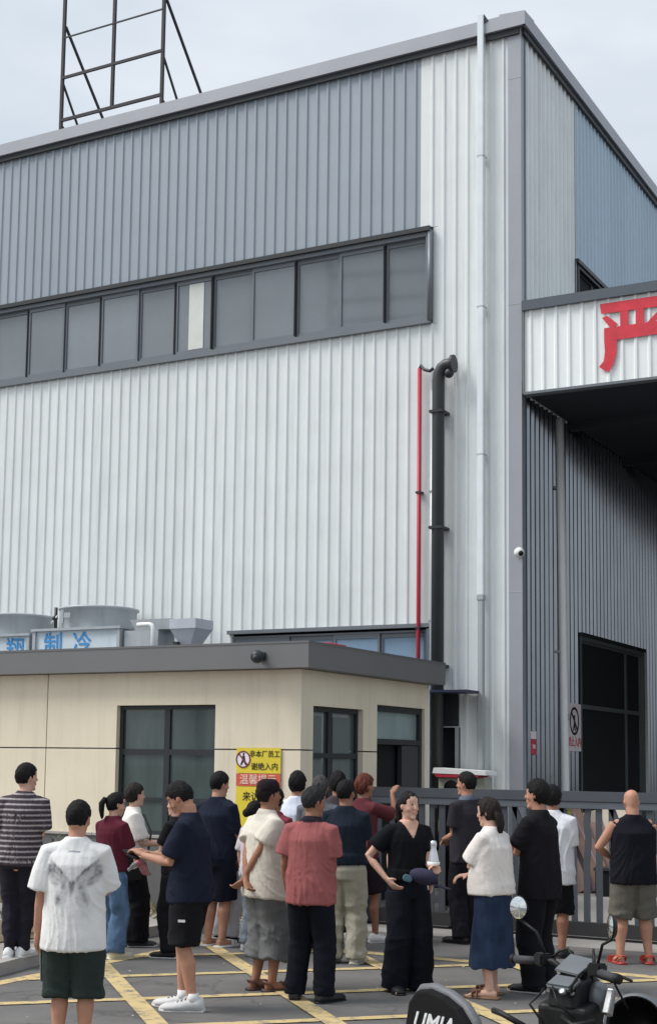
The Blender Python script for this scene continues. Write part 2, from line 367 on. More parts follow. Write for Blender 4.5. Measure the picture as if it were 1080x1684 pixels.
# low window band
wl = window_front('window', [-5.0, -3.95, -3.15, -2.33, -1.56], 2.5, 3.86, 0, M_FRAME, M_GLASSB, HALL, fr=.03, proud=.02)
B(-5.1, -1.44, -.09, .02, 3.925, 3.985).build('flashing', M_FRAME, wl)
B(-1.5, -1.455, -.10, .02, 2.45, 3.9).build('edge_trim', mat('slate_trim', None), wl)
# door opening and awning
dr = B(-1.97, -1.02, .10, .14, 0, 2.9).build('doorway', M_BLACK, HALL)
B(-1.05, -1.0, -.04, .12, 0, 2.42).build('door_frame', M_TRIM2, dr)
B(-1.97, -1.0, -.03, .09, 2.42, 2.90).build('lintel', M_DARKF, dr)
B(-1.96, -.62, -.62, -.03, 2.90, 2.935).build('door_awning', mat('navy_awning_sheet', srgb(40, 48, 74), .5, .2), HALL)
# right-hand wall
M_SIDE = mat('bare_metal_cladding', srgb(140, 144, 149), .20, 1.0, var=.06, vscale=1.5, rnd=.04, dirt=.1)  # metal sheet, base toned down to deepen the shade under the canopy
for a_, b_ in ((.155, 1.155), (1.155, 1.755), (1.755, 2.50)): sheet_side(a_, b_, 0, 7.4, M_SIDE, HALL); sheet_side(a_, b_, 7.4, ZR, M_SILVER, HALL, hh=.03)
B(.0, .035, 2.50, 2.54, 7.4, ZR).build('seam_trim', M_TRIM2, HALL)
y = 2.54
while y < 23:
    sheet_side(y, y+1.0, 10.30, ZR, M_BLUEC, HALL, hh=.03); sheet_side(y, y+1.0, 7.0, 8.70, M_SIDE, HALL)
    if y > 6: sheet_side(y, y+1.0, 0, 7.0, M_SIDE, HALL)
    y += 1.0
for y in (2.54, 3.54, 4.54, 5.54): sheet_side(y, y+1.0, 4.0, 7.0, M_SIDE, HALL)
def window_side(name, ys, z0, z1, x, frame_m, glass_m, parent, fr=.06, bars=()):
    w = B(x-.16, x-.12, ys[0]-fr, ys[-1]+fr, z0-fr, z1+fr).build(name, M_BLACK, parent)
    f = MB()
    f.box(x-.12, x+.06, ys[0]-fr, ys[-1]+fr, z1, z1+fr); f.box(x-.12, x+.06, ys[0]-fr, ys[-1]+fr, z0-fr, z0)
    f.box(x-.12, x+.06, ys[0]-fr, ys[0], z0, z1); f.box(x-.12, x+.06, ys[-1], ys[-1]+fr, z0, z1)
    f.build('frame', frame_m, w)
    zz = [z0]+list(bars)+[z1]
    for a, b in zip(ys[:-1], ys[1:]):
        s = MB(); t = .04
        s.box(x-.05, x-.005, a, a+t, z0, z1); s.box(x-.05, x-.005, b-t, b, z0, z1)
        for z in zz: s.box(x-.05, x-.008, a+t, b-t, max(z0, z-.035), min(z1, z+.035))
        s.build('sash', frame_m, w)
        for za, zb in zip(zz[:-1], zz[1:]): B(x-.04, x-.034, a+.03, b-.03, za+.03, zb-.03).build('pane', glass_m, w)
    return w
window_side('window', [2.62, 3.5, 4.4, 5.3, 6.2, 7.1, 8.0], 8.78, 10.2, .0, M_DARKF, M_GLASSB, HALL)
B(0, .09, 2.5, 8.1, 10.26, 10.33).build('flashing', M_DARKF, HALL)
window_side('window', [2.60, 5.30, 6.20], .3, 3.9, .0, mat('tall_window_frame', srgb(92, 100, 100), .5), M_GLASSD, HALL, bars=(2.82,))
B(0, .09, 2.54, 6.28, 3.96, 4.02).build('flashing', M_DARKF, HALL)
for y in (2.54, 6.26): B(0, .05, y-.03, y+.03, 0, 4.0).build('seam_trim', M_DARKF, HALL)
B(0, .03, 6.29, 6.54, 0, 4.0).build('cladding_panel', M_SILVER, HALL)
B(0, .02, 2.54, 6.26, 0, .24).build('plinth', M_CONC2, HALL)
B(.036, .05, 2.46, 2.52, 8.6, 10.3).build('seam_trim', M_FRAME, HALL)

# ------------------------------------------------------------------ canopy over the driveway
CAN = thing('entrance_canopy', 'deep drive-through canopy with white ribbed fascia and red painted character', 'canopy', (0, 0, 0))
x = .09; k = 0
while x < 9.5:
    sheet_front(x, x+1.0, 7.39, 8.64, M_WHITE if k < 0 else mat('canopy_white_sheet', srgb(240, 244, 244), .4, .0, var=.02, rnd=.02, dirt=.08), CAN, y=-.10, phase=.19)
    x += 1.0; k += 1
B(.07, 10.2, -.17, .05, 8.64, 8.79).build('cap_trim', mat('charcoal_cap', srgb(84, 92, 100), .5, .1), CAN)
B(.07, .095, -.135, .02, 7.37, 8.64).build('end_trim', M_FRAME, CAN)
B(.09, 10.2, -.14, .02, 7.35, 7.39).build('lower_trim', M_FRAME, CAN)
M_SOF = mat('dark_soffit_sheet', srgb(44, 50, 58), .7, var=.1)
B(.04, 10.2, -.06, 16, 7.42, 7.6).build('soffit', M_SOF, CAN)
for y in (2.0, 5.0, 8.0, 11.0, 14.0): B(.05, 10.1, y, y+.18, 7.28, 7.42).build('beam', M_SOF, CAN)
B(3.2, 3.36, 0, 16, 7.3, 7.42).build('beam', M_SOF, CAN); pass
B(5.6, 5.8, .0, 12, 2.9, 8.60).build('side_wall', M_SOF, CAN)  # unseen wall added to keep the canopy interior dark, open low down
B(.0, 5.6, 12, 12.2, 0, 8.60).build('back_wall', M_SOF, CAN)  # unseen end wall added to cut the light under the canopy
# the painted character, drawn as flat boards of paint a little proud of the ribs
M_RED = mat('red_paint', srgb(212, 52, 68), .6, var=.14, vscale=5)
def fz(u, v):  # strokes as (x, z)
    return (u, v)
ch = MB(); yy0, yy1 = -.137, -.131
def stroke(poly): ch.extr(poly, 'y', yy0, yy1)
stroke([(1.27, 8.57), (2.24, 8.57), (2.23, 8.41), (1.29, 8.42)])
stroke([(1.33, 8.20), (2.20, 8.20), (2.20, 8.01), (1.33, 8.00)])
stroke([(1.33, 8.00), (1.52, 8.00), (1.51, 7.82), (1.47, 7.66), (1.40, 7.54), (1.34, 7.56), (1.25, 7.63), (1.32, 7.71), (1.34, 7.85)])
stroke([(1.57, 8.415), (1.69, 8.412), (1.69, 8.20), (1.57, 8.20)])
stroke([(1.80, 8.412), (1.92, 8.412), (1.92, 8.20), (1.80, 8.20)])
stroke([(1.30, 8.36), (1.38, 8.38), (1.54, 8.23), (1.47, 8.20), (1.42, 8.20)])
stroke([(2.16, 8.38), (2.24, 8.35), (2.08, 8.20), (1.97, 8.20)])
ch.build('lettering', M_RED, CAN)

# ------------------------------------------------------------------ pipes on the hall front
dp = thing('downpipe', 'bright white square downpipe running the full height of the silver wall', 'downpipe', (-.6, -.11, 0))
M_DP = mat('white_pipe_metal', srgb(236, 240, 242), .22, .45, var=.05)
B(-.052, .052, -.05, .05, 4.36, 13.52, .012).build('pipe', M_DP, dp)
B(-.047, .047, -.045, .045, .15, 4.30, .012).build('pipe', M_TRIM2, dp)
B(-.057, .057, -.055, .055, 4.29, 4.37, .008).build('collar', M_TRIM2, dp)
for z in (1.5, 6.5, 8.8, 11.2): B(-.054, .054, -.0515, .09, z, z+.02).build('bracket', M_TRIM2, dp)
MB().extr([(-.05, 13.52), (.05, 13.52), (.12, 13.40), (.05, 13.36)], 'y', -.02, .02).build('outlet', M_DARKF, dp)
bp = thing('large_pipe', 'thick dark pipe climbing the silver wall and bending into it', 'pipe', (-1.27, -.2, 0))
MB().tube([(0, 0, .1), (0, 0, 7.72), (.015, 0, 7.82), (.06, 0, 7.91), (.12, 0, 7.945), (.20, 0, 7.95), (.24, .0, 7.95)], .095, 18).build('pipe', M_PIPE, bp)
MB().lathe([(0, -.02), (.14, -.02), (.14, .02), (0, .02)], (.245, 0, 7.95), 18, 'x', False).build('flange', M_DARKF, bp)
MB().ball((.19, -.03, 7.80), .075).build('valve', M_DARKF, bp)
for z in (1.2, 3.3, 5.4, 7.2): B(-.11, .11, -.11, .19, z, z+.04).build('clamp', M_DARKF, bp)
rp_ = thing('red_fire_pipe', 'slim red pipe running up beside the thick dark pipe', 'pipe', (-1.64, -.09, 0))
MB().tube([(0, 0, .3), (0, 0, 7.98)], .032, 12).build('pipe', M_REDP, rp_)
MB().tube([(0, 0, 7.97), (.02, 0, 8.02), (.10, -.04, 7.94), (.20, -.06, 7.90), (.27, -.09, 7.92)], .026, 10).build('elbow', M_DARKF, rp_)
for z in (1.8, 3.9, 6.0): B(-.045, .045, -.04, .08, z, z+.03).build('clamp', M_DARKF, rp_)
gp = thing('grey_conduit', 'thin pale grey conduit standing against the left flank of the thick dark pipe', 'conduit', (-1.425, -.08, 0))
MB().tube([(0, 0, .2), (0, 0, 7.6)], .032, 12).build('pipe', M_TRIM2, gp)
for z in (2, 4, 6): B(-.04, .04, -.035, .07, z, z+.03).build('clamp', M_TRIM, gp)
cp = thing('leaning_drainpipe', 'smooth white drainpipe standing on the ribbed side wall under the canopy', 'downpipe', (.14, 1.45, 0))
MB().tube([(.0, .06, .1), (.0, .05, 1.2), (0, -.02, 4), (0, -.12, 7.3)], .066, 16).build('pipe', M_WHITE, cp)
MB().tube([(.0, .035, 2.55), (0, .033, 2.65)], .07, 16).build('collar', M_TRIM2, cp)
for z in (.8, 3.6, 6.2): B(-.12, .0, -.02-.02*z/2, .02-.02*z/2, z, z+.04).build('bracket', M_TRIM2, cp)
# wall cameras
def dome_camera(loc, label, rz=0):
    t = thing('security_camera', label, 'camera', loc, rz)
    B(-.04, .04, -.02, .0, -.05, .05, .006).build('mount_plate', M_WHITE, t)
    MB().tube([(0, -.02, 0), (0, -.10, -.0)], .02, 10).build('arm', M_WHITE, t)
    MB().ball((0, -.13, -.01), .078, 16, 12).build('housing', M_WHITE, t)
    MB().ball((.02, -.19, -.03), .04, 12, 8).build('lens', M_BLACK, t)
    return t
dome_camera((-.03, -.035, 4.98), 'small white ball camera on the grey corner flashing of the hall', .4)
# signs on the side wall
M_SIGNW = mat('sign_white', srgb(238, 228, 232), .5, var=.05); M_SIGNR = mat('sign_red', srgb(190, 62, 76), .5, var=.05); M_INK = mat('black_ink', srgb(24, 22, 24), .6)
M_SIGNY = mat('sign_yellow', srgb(226, 204, 58), .45, var=.05, vscale=4)
def ring(mb, c, r0, r1, y0, y1, n=28, ax='y'):
    vs = []
    for y_ in (y0, y1):
        for r in (r0, r1):
            for j in range(n):
                a = 2*math.pi*j/n
                vs.append((c[0]+r*math.cos(a), y_, c[1]+r*math.sin(a)))
    fs = []
    for j in range(n):
        k = (j+1) % n
        fs += [(j, k, n+k, n+j), (2*n+j, 3*n+j, 3*n+k, 2*n+k), (n+j, n+k, 3*n+k, 3*n+j), (j, 2*n+j, 2*n+k, k)]
    mb.add(vs, fs)
t = thing('prohibition_sign', 'white board with black prohibition ring above red writing beside the dark tall window', 'sign', (.045, 2.20, 2.46), R90)
B(-.38, .38, -.01, .0, -.38, .38).build('board', M_SIGNW, t)
mb = MB(); ring(mb, (0, .10), .185, .225, -.016, -.011); mb.extr([(-.16, .23), (-.13, .26), (.16, -.03), (.13, -.06)], 'y', -.016, -.0115); mb.build('prohibition_symbol', M_INK, t)
mb = MB(); mb.extr([(-.02, .2), (.04, .2), (.04, .02), (.08, -.06), (.03, -.06), (-.01, .0), (-.05, -.06), (-.09, -.06), (-.03, .05)], 'y', -.0125, -.0108); mb.build('pictogram', M_INK, t)
text('禁止入内', .17, M_SIGNR, t, (0, -.012, -.24), (R90, 0, 0), bold=.002)
t = thing('small_red_notice', 'small red and white notice low on the side wall next to the corner flashing', 'sign', (.06, .30, 2.18), R90)
B(-.10, .10, -.01, 0, -.17, .05).build('board', M_SIGNR, t); B(-.10, .10, -.012, 0, .06, .17).build('header', M_SIGNW, t)
text('消防', .07, M_SIGNW, t, (0, -.012, -.06), (R90, 0, 0))
# fire hose / meter cabinet by the door
fc = thing('fire_equipment_cabinet', 'pale metal cabinet with a red and white lid and round gauges by the hall door', 'cabinet', (-.72, -.42, 0))
M_CAB = mat('pale_cabinet', srgb(158, 160, 148), .5, var=.05)
B(-.36, .36, -.16, .16, .1, 1.66, .01).build('body', M_CAB, fc)
MB().extr([(-.42, 1.72), (.42, 1.70), (.40, 1.76), (-.40, 1.80)], 'y', -.24, .2).build('lid', M_WHITE, fc)
MB().extr([(-.36, 1.665), (.28, 1.665), (.30, 1.705), (-.40, 1.72)], 'y', -.235, .18).build('lid_edge', M_REDP, fc)
for gx in (-.20, -.08):
    MB().lathe([(0, -.03), (.05, -.03), (.055, 0)], (gx, -.163, 1.45), 16, 'y', False).build('gauge', M_DARKF, fc)
for sx in (-.3, .3): B(sx-.03, sx+.03, -.1, .1, 0, .1).build('foot', M_DARKF, fc)

# ------------------------------------------------------------------ rooftop sign frame
FR = thing('rooftop_frame', 'open dark steel lattice frame standing on the hall roof', 'steel frame', (0, 0, 0))
fx = [-9.45, -8.25, -7.12]; fy = .5
for i, x_ in enumerate(fx):
    B(x_-.028, x_+.028, fy-.028, fy+.028, 13.3 if i != 1 else 13.98, 17.2).build('post', M_RUST, FR)
for z, w in ((13.95, .055), (14.80, .05), (15.60, .026), (16.45, .05)):
    B(fx[0], fx[2], fy-.032, fy-.032+w*.8, z-w/2, z+w/2).build('rail', M_RUST, FR)
for x_ in (fx[0], fx[2]):
    MB().obox((x_+.01, fy+.03, 15.86), (x_+.01, 2.85, 13.32), .042, .042).build('brace', M_RUST, FR)
    MB().obox((x_-.01, fy+.03, 14.72), (x_-.01, 1.55, 13.32), .034, .034).build('brace', M_RUST, FR)
    MB().obox((x_, fy+.03, 13.84), (x_, 1.0, 13.55), .05, .05).build('brace', M_RUST, FR)
B(-16, -.1, .3, 24, 13.24, 13.30).build('roof', M_TRIM, HALL)

# ------------------------------------------------------------------ cooling units behind the guardhouse
M_BLUEP = mat('bright_blue_paint', srgb(62, 150, 214), .5, var=.06)
M_COOL = mat('cooler_panel', srgb(206, 218, 226), .5, .0, var=.08, dirt=.2)
def cooler(x0, x1, label, txt, tx, cxd, zt):
    t = thing('cooling_tower', label, 'cooling tower', (x0, -1.5, 0), group='cooling towers behind the guardhouse')
    w = x1-x0
    B(.06, w-.06, .02, 1.35, 1.9, zt-.03).build('casing', M_COOL, t)
    f = MB()
    for a in (0, w-.06): f.box(a, a+.06, -.02, .06, .0, zt-.04); f.box(a, a+.06, 1.3, 1.38, 0, zt-.04)
    f.build('corner_post', M_GALV, t)
    B(-.02, w+.02, -.04, 1.4, zt-.04, zt).build('top_edge', M_GALV, t)
    c = (cxd-x0, .70, 0)
    MB().lathe([(.63, zt-.01), (.63, zt+.32), (.67, zt+.34), (.67, zt+.37), (.64, zt+.38), (.60, zt+.34), (.60, zt+.05), (0, zt+.05)], c, 40).build('fan_drum', M_GALV, t)
    mb = MB()
    for a in (0, 1, 2, 3): 
        an = a*math.pi/4; mb.obox((c[0]-.63*math.cos(an), .7-.63*math.sin(an), zt+.37), (c[0]+.63*math.cos(an), .7+.63*math.sin(an), zt+.37), .02, .02)
    mb.build('fan_guard', M_RUST, t)
    B(c[0]-.18, c[0]+.18, .55, .85, zt+.36, zt+.41).build('fan_motor', M_GALV, t)
    B(c[0]-.22, c[0]-.16, -.03, .0, zt+.08, zt+.30).build('bracket', M_TRIM2, t)
    B(c[0]-.15, c[0]-.02, -.03, .0, zt+.17, zt+.25).build('nameplate', M_TRIM2, t)
    for s_, px in zip(txt, tx): text(s_, .40, M_BLUEP, t, (px-x0, .012, zt-.28), (R90, 0, 0), bold=.003, ext=.004)
    return t
cooler(-9.8, -8.05, 'cooling tower farther from the duct hood, blue character on its casing', '格翔', (-8.95, -8.37), -8.95, 3.92)
cooler(-7.98, -6.2, 'grey cooling tower beside the duct hood, two blue characters on its casing', '制冷', (-7.57, -6.98), -7.18, 3.98)
dh = thing('duct_hood', 'flared grey sheet metal duct hood beyond the cooling towers', 'duct', (0, 0, 0))
def frust(mb, a, b):
    (x0, x1, y0, y1, z0), (u0, u1, v0, v1, z1) = a, b
    mb.add([(x0,y0,z0),(x1,y0,z0),(x1,y1,z0),(x0,y1,z0),(u0,v0,z1),(u1,v0,z1),(u1,v1,z1),(u0,v1,z1)], [(3,2,1,0),(4,5,6,7),(0,1,5,4),(1,2,6,5),(2,3,7,6),(3,0,4,7)])
    return mb
frust(MB(), (-6.15, -5.5, -1.46, -1.0, 3.3), (-6.15, -5.5, -1.46, -1.0, 3.90)).build('casing', M_GALV, dh)
frust(MB(), (-5.95, -5.30, -1.44, -1.0, 3.905), (-6.05, -5.28, -1.46, -.98, 4.07)).build('top_tray', M_GALV, dh)
M_HOOD = mat('hood_sheet', srgb(186, 190, 200), .5, .0, var=.1)
frust(MB(), (-5.15, -4.95, -1.36, -1.05, 3.66), (-5.278, -4.80, -1.46, -.98, 3.90)).build('hood', M_HOOD, dh)
B(-5.279, -4.79, -1.47, -.97, 3.902, 4.055).build('hood_rim', M_HOOD, dh)
B(-5.22, -5.14, -1.45, -1.37, 2.5, 3.7).build('leg', M_DARKF, dh)
wp = thing('white_bent_pipe', 'short white pipe bent over in front of the duct casing', 'pipe', (0, 0, 0))
MB().tube([(-5.78, -1.62, 3.97), (-5.55, -1.62, 3.97), (-5.50, -1.62, 3.95), (-5.48, -1.62, 3.90), (-5.48, -1.62, 3.3)], .035, 12).build('pipe', M_WHITE, wp)
vp = thing('valve_assembly', 'small black and white pipe valve between the two cooling towers', 'valve', (0, 0, 0))
MB().tube([(-7.60, -1.40, 3.9), (-7.60, -1.40, 4.34)], .028, 10).build('pipe', M_DARKF, vp)
MB().ball((-7.60, -1.42, 4.16), .05).build('valve_body', M_DARKF, vp)
MB().tube([(-7.66, -1.44, 4.08), (-7.53, -1.44, 4.20)], .014, 8).build('handle', M_WHITE, vp)

# ------------------------------------------------------------------ guardhouse
GH = thing('guardhouse', 'low beige rendered guardhouse with grey flat roof edge and dark windows', 'building', (0, 0, 0))
GX0, GX1, GY0, GY1 = -9.0, -.65, -5.42, -1.93
def wall_y(y0, y1, x0, x1, z0, z1, m, name='wall'): return B(x0, x1, y0, y1, z0, z1).build(name, m, GH)
WT = .18
DZ = .93
# front wall pieces around the window (x -3.27..-1.82, z .93..2.53); courses split by the joint at z=2.0
def front(x0, x1, z0, z1, m, pr=0.): B(x0, x1, GY0-pr, GY0+WT, z0, z1).build('wall_panel', m, GH)
J = .008
for a, b in ((GX0, -4.37-J), (-4.37+J, -3.27)):
    front(a, b, DZ+.03, 2.0-J, M_STUCCO); front(a, b, 2.0+J, 2.93, M_STUCCO)
front(-1.82, GX1, DZ+.03, 2.0-J, M_STUCCO); front(-1.82, GX1, 2.0+J, 2.93, M_STUCCO)
front(-3.27, -1.82, 2.53, 2.93, M_STUCCO)
B(GX0+.01, -3.28, GY0+.02, GY0+WT-.01, .1, 2.92).build('wall_core', M_RUST, GH); B(-1.81, GX1-.02, GY0+.02, GY0+WT-.02, .1, 2.92).build('wall_core', M_RUST, GH)
B(GX0, GX1+.012, GY0-.012, GY0+WT, 0, DZ).build('dado', M_DADO, GH)
B(GX0, GX1+.03, GY0-.03, GY0+WT, DZ, DZ+.03).build('ledge', M_KERB, GH)
# side wall: window y -5.13..-3.85, door y -3.46..-2.01
def side(y0, y1, z0, z1, m, pr=0.): B(GX1-WT, GX1+pr, y0, y1, z0, z1).build('wall_panel', m, GH)
for a, b in ((GY0+WT+.001, -5.13), (-3.85, -3.46)):
    side(a, b, DZ+.03, 2.0-J, M_STUCCO); side(a, b, 2.0+J, 2.93, M_STUCCO)
side(-5.13, -3.85, 2.52, 2.93, M_STUCCO); side(-3.46, -2.01, 2.60, 2.93, M_STUCCO); side(-2.01, GY1, .0, 2.93, M_STUCCO)
side(-3.85, -3.46, DZ, DZ+.03, M_KERB, .02)
B(GX1-WT, GX1+.012, GY0+WT+.001, -3.46, 0, DZ-.001).build('dado', M_DADO, GH)
B(GX1-WT, GX1+.03, GY0+WT+.001, -3.46, DZ, DZ+.029).build('ledge', M_KERB, GH)
B(GX0, GX1-WT-.01, GY1-.15, GY1, 0, 2.93).build('back_wall', M_STUCCO, GH)
B(GX0, GX1-.2, GY0+.2, GY1-.2, 2.86, 2.925).build('ceiling', M_STUCCO, GH)
B(GX0, GX1-.2, GY0+WT, GY1-.2, 0, .12).build('floor', M_CONC, GH)
# roof slab with a fascia
rf = B(GX0, GX1+.20, GY0-.20, GY1+.16, 2.935, 3.215).build('roof', M_FASCIA, GH)
B(GX0, GX1+.205, GY0-.205, GY1+.165, 3.215, 3.24).build('coping', mat('coping_grey', srgb(104, 105, 107), .6), rf)
# front window
def gwin_front(x0, x1, z0, z1, xm, zm):
    w = B(x0, x1, GY0+WT-.03, GY0+WT-.02, z0, z1).build('window', mat('curtain_grey', srgb(70, 80, 78), .9, var=.3, vscale=3, stretch=(6, 1, .3)), GH)
    y0, y1 = GY0+.07, GY0+.13
    f = MB(); t = .05
    f.box(x0, x0+t, y0, y1, z0, z1); f.box(x1-t, x1, y0, y1, z0, z1); f.box(x0+t, x1-t, y0, y1, z1-t, z1); f.box(x0+t, x1-t, y0, y1, z0, z0+t)
    f.box(x0+t, x1-t, y0+.002, y1, zm-.035, zm+.035); f.box(xm-.04, xm+.04, y0+.001, y1, z0+t, zm-.035); f.box(xm-.04, xm+.04, y0+.001, y1, zm+.035, z1-t)
    f.build('frame', M_DARKF, w)
    for a, b in ((x0+t, xm-.04), (xm+.04, x1-t)):
        for c, d in ((z0+t, zm-.035), (zm+.035, z1-t)): B(a, b, y0+.03, y0+.036, c, d).build('pane', M_GLG, w)
    B(x0+t, x1-t, y0+.004, y0+.03, 1.37, 1.41).build('transom', M_DARKF, w)
    return w
M_GLG = mat('guardhouse_glass', srgb(70, 84, 82), .06, 0, var=.30, vscale=1.6, spec=.75, rnd=.15, stretch=(2.5, 2.5, .5))
gwin_front(-3.27, -1.82, DZ+.03, 2.53, -2.56, 1.96)
def gwin_side(y0, y1, z0, z1, ym, zm):
    w = B(GX1-WT+.02, GX1-WT+.03, y0, y1, z0, z1).build('window', M_BLACK, GH)
    x0, x1 = GX1-.13, GX1-.07; t = .05; f = MB()
    f.box(x0, x1, y0, y0+t, z0, z1); f.box(x0, x1, y1-t, y1, z0, z1); f.box(x0, x1, y0+t, y1-t, z1-t, z1); f.box(x0, x1, y0+t, y1-t, z0, z0+t)
    f.box(x0, x1-.002, y0+t, y1-t, zm-.03, zm+.03); f.box(x0, x1-.001, ym-.05, ym+.05, z0+t, zm-.03); f.box(x0, x1-.001, ym-.05, ym+.05, zm+.03, z1-t)
    f.build('frame', M_DARKF, w)
    for a, b in ((y0+t, ym-.05), (ym+.05, y1-t)):
        for c, d in ((z0+t, zm-.03), (zm+.03, z1-t)): B(x0+.02, x0+.026, a, b, c, d).build('pane', M_GLG, w)
        B(x0+.03, x0+.034, a+.06, b-.12, z0+.1, z1-.1).build('curtain', mat('pale_blind', srgb(104, 112, 112), .8, var=.1, stretch=(1, 8, .3)), w)
gwin_side(-5.13, -3.85, DZ+.03, 2.51, -4.58, 1.94)
d = B(GX1-WT+.01, GX1-WT+.02, -3.46, -2.01, .1, 2.6).build('doorway', M_BLACK, GH)
f = MB(); x0, x1 = GX1-.12, GX1-.04
f.box(x0, x1, -3.46, -3.38, 0, 2.6); f.box(x0, x1, -2.09, -2.01, 0, 2.6); f.box(x0, x1, -3.38, -2.09, 2.52, 2.6); f.box(x0, x1, -3.38, -2.09, 2.10, 2.17); f.build('frame', M_DARKF, d)
B(x0+.02, x0+.03, -3.38, -2.09, 2.17, 2.52).build('pane', M_GLASSD, d)
dl = B(x0+.005, x1-.01, -2.62, -2.10, .05, 2.09).build('door_leaf', mat('charcoal_door', srgb(48, 52, 58), .5), d)
# trims: corner rainwater strip
B(GX1-.05, GX1+.015, GY1, GY1+.05, 0, 2.9).build('corner_strip', M_WHITE, GH)
dome_camera((-1.05, GY0-.205, 3.07), 'dark ball camera on the guardhouse roof edge above the yellow sign')
for c_ in [o for o in bpy.data.objects if o.parent and o.parent.name == 'security_camera.001']: c_.data.materials[0] = M_DARKF
rh = thing('red_hose', 'short red pipe lying on the guardhouse roof edge', 'pipe', (0, 0, 0))
MB().tube([(-.75, -5.0, 3.26), (-.66, -4.7, 3.27), (-.60, -4.45, 3.26)], .022, 8).build('hose', M_REDP, rh)
# warning signs on the guardhouse
sg = thing('warning_sign', 'yellow no-entry notice board topmost on the beige wall between the windows', 'sign', (-1.20, GY0-.012, 0))
B(-.30, .30, -.008, .0, 1.725, 2.02).build('board', M_SIGNY, sg)
mb = MB(); mb.lathe([(0, -.0105), (.088, -.0105), (.088, -.008)], (-.205, 0, 1.885), 24, 'y', False); mb.build('symbol_ground', M_SIGNW, sg)
mb = MB(); ring(mb, (-.205, 1.885), .084, .10, -.0145, -.0112); mb.extr([(-.275, 1.945), (-.262, 1.958), (-.135, 1.825), (-.148, 1.812)], 'y', -.0145, -.0113); mb.build('prohibition_symbol', mat('maroon_ink', srgb(120, 52, 66), .6), sg)
mb = MB(); mb.extr([(-.215, 1.93), (-.185, 1.93), (-.175, 1.87), (-.16, 1.82), (-.175, 1.815), (-.20, 1.86), (-.225, 1.815), (-.245, 1.82), (-.222, 1.875)], 'y', -.0127, -.0108); mb.ball((-.20, -.0118, 1.947), (.014, .001, .014)); mb.build('pictogram', M_INK, sg)
text('非本厂员工', .083, M_INK, sg, (.085, -.011, 1.945), (R90, 0, 0))
text('谢绝入内', .092, M_INK, sg, (.085, -.011, 1.80), (R90, 0, 0))
s2 = thing('red_notice_strip', 'red strip with pale characters below the topmost yellow board', 'sign', (-1.20, GY0-.012, 0))
B(-.30, .30, -.008, 0, 1.575, 1.72).build('board', mat('notice_red', srgb(206, 92, 70), .5, var=.06), s2)
text('温馨提示', .125, mat('pale_pink_ink', srgb(246, 214, 200), .6), s2, (.0, -.011, 1.645), (R90, 0, 0), bold=0)
s3 = thing('yellow_rules_board', 'lower yellow board under the red strip, mostly hidden behind the crowd', 'sign', (-1.20, GY0-.012, 0))
B(-.30, .30, -.008, 0, 1.0, 1.57).build('board', M_SIGNY, s3)
text('来访登记', .115, M_INK, s3, (.02, -.011, 1.45), (R90, 0, 0), bold=0)
text('出入下车', .10, mat('orange_ink', srgb(196, 110, 40), .6), s3, (.02, -.011, 1.28), (R90, 0, 0))

# ------------------------------------------------------------------ gate
GT = thing('sliding_gate', 'grey steel sliding gate with broad top rail and curved upright bars', 'gate', (0, -4.75, 0))
gx0, gx1 = -.1, 8.0
B(gx0, gx1, -.05, .05, 1.475, 1.585, .006).build('top_rail', M_STEEL, GT)
B(gx0, gx1, -.04, .04, 1.40, 1.475, .004).build('lower_top_rail', mat('gate_steel_light', srgb(96, 102, 110), .5, .1, var=.08), GT)
B(gx0+.1, gx1, -.045, .045, .06, .20).build('bottom_rail', mat('gate_steel_dark', srgb(52, 52, 54), .6, .1, var=.1), GT)
B(gx0, gx0+.14, -.05, .05, .05, 1.40).build('end_post', M_STEEL, GT)
def bar(pts, w, t=.03, m=M_STEEL):
    """flat bar following (x, z) points, w wide, standing in the gate's plane"""
    mb = MB(); L_ = [Vector((p[0]-w/2, 0, p[1])) for p in pts]; R_ = [Vector((p[0]+w/2, 0, p[1])) for p in pts]; n = len(pts)
    vs = [(v.x, -t/2, v.z) for v in L_]+[(v.x, -t/2, v.z) for v in R_]+[(v.x, t/2, v.z) for v in L_]+[(v.x, t/2, v.z) for v in R_]
    fs = []
    for i in range(n-1):
        fs += [(i, n+i, n+i+1, i+1), (2*n+i, 2*n+i+1, 3*n+i+1, 3*n+i), (i, i+1, 2*n+i+1, 2*n+i), (n+i, 3*n+i, 3*n+i+1, n+i+1)]
    fs += [(0, 2*n, 3*n, n), (n-1, 2*n-1, 4*n-1, 3*n-1)]
    mb.add(vs, fs); return mb.build('bar', m, GT)
x = gx0+.30; k = 0
while x < 7.9:
    kind = k % 4
    if x < 1.75 or kind in (0, 3):
        bar([(x, .2), (x, 1.40)], .066 if k % 2 else .055)
    elif kind == 1:
        bar([(x, .2), (x-.005, .9), (x-.03, 1.15), (x-.09, 1.30), (x-.13, 1.40)], .062)
    else:
        bar([(x, .2), (x, .8), (x+.02, 1.1), (x+.0, 1.25), (x+.02, 1.40)], .066)
    x += .125 if x < 1.75 else .138; k += 1
for wx in (.95, 4.6):
    MB().lathe([(0, -.02), (.05, -.02), (.05, .02), (0, .02)], (wx, 0, .085), 16, 'y', False).build('wheel', M_BLACK, GT)
mh = thing('gate_control_post', 'dark gate control post with a glowing red display', 'control box', (-.25, -4.95, 0))
B(-.13, .10, -.08, .10, 0, 1.42, .008).build('body', M_BLACK, mh)
B(-.10, .07, -.088, -.078, 1.20, 1.33).build('display', mat('red_led', srgb(200, 20, 40), .4, emis=((1, .03, .08, 1), 1.6)), mh)
B(-.03, .03, -.09, -.078, 1.02, 1.12).build('card_reader', M_TRIM2, mh)

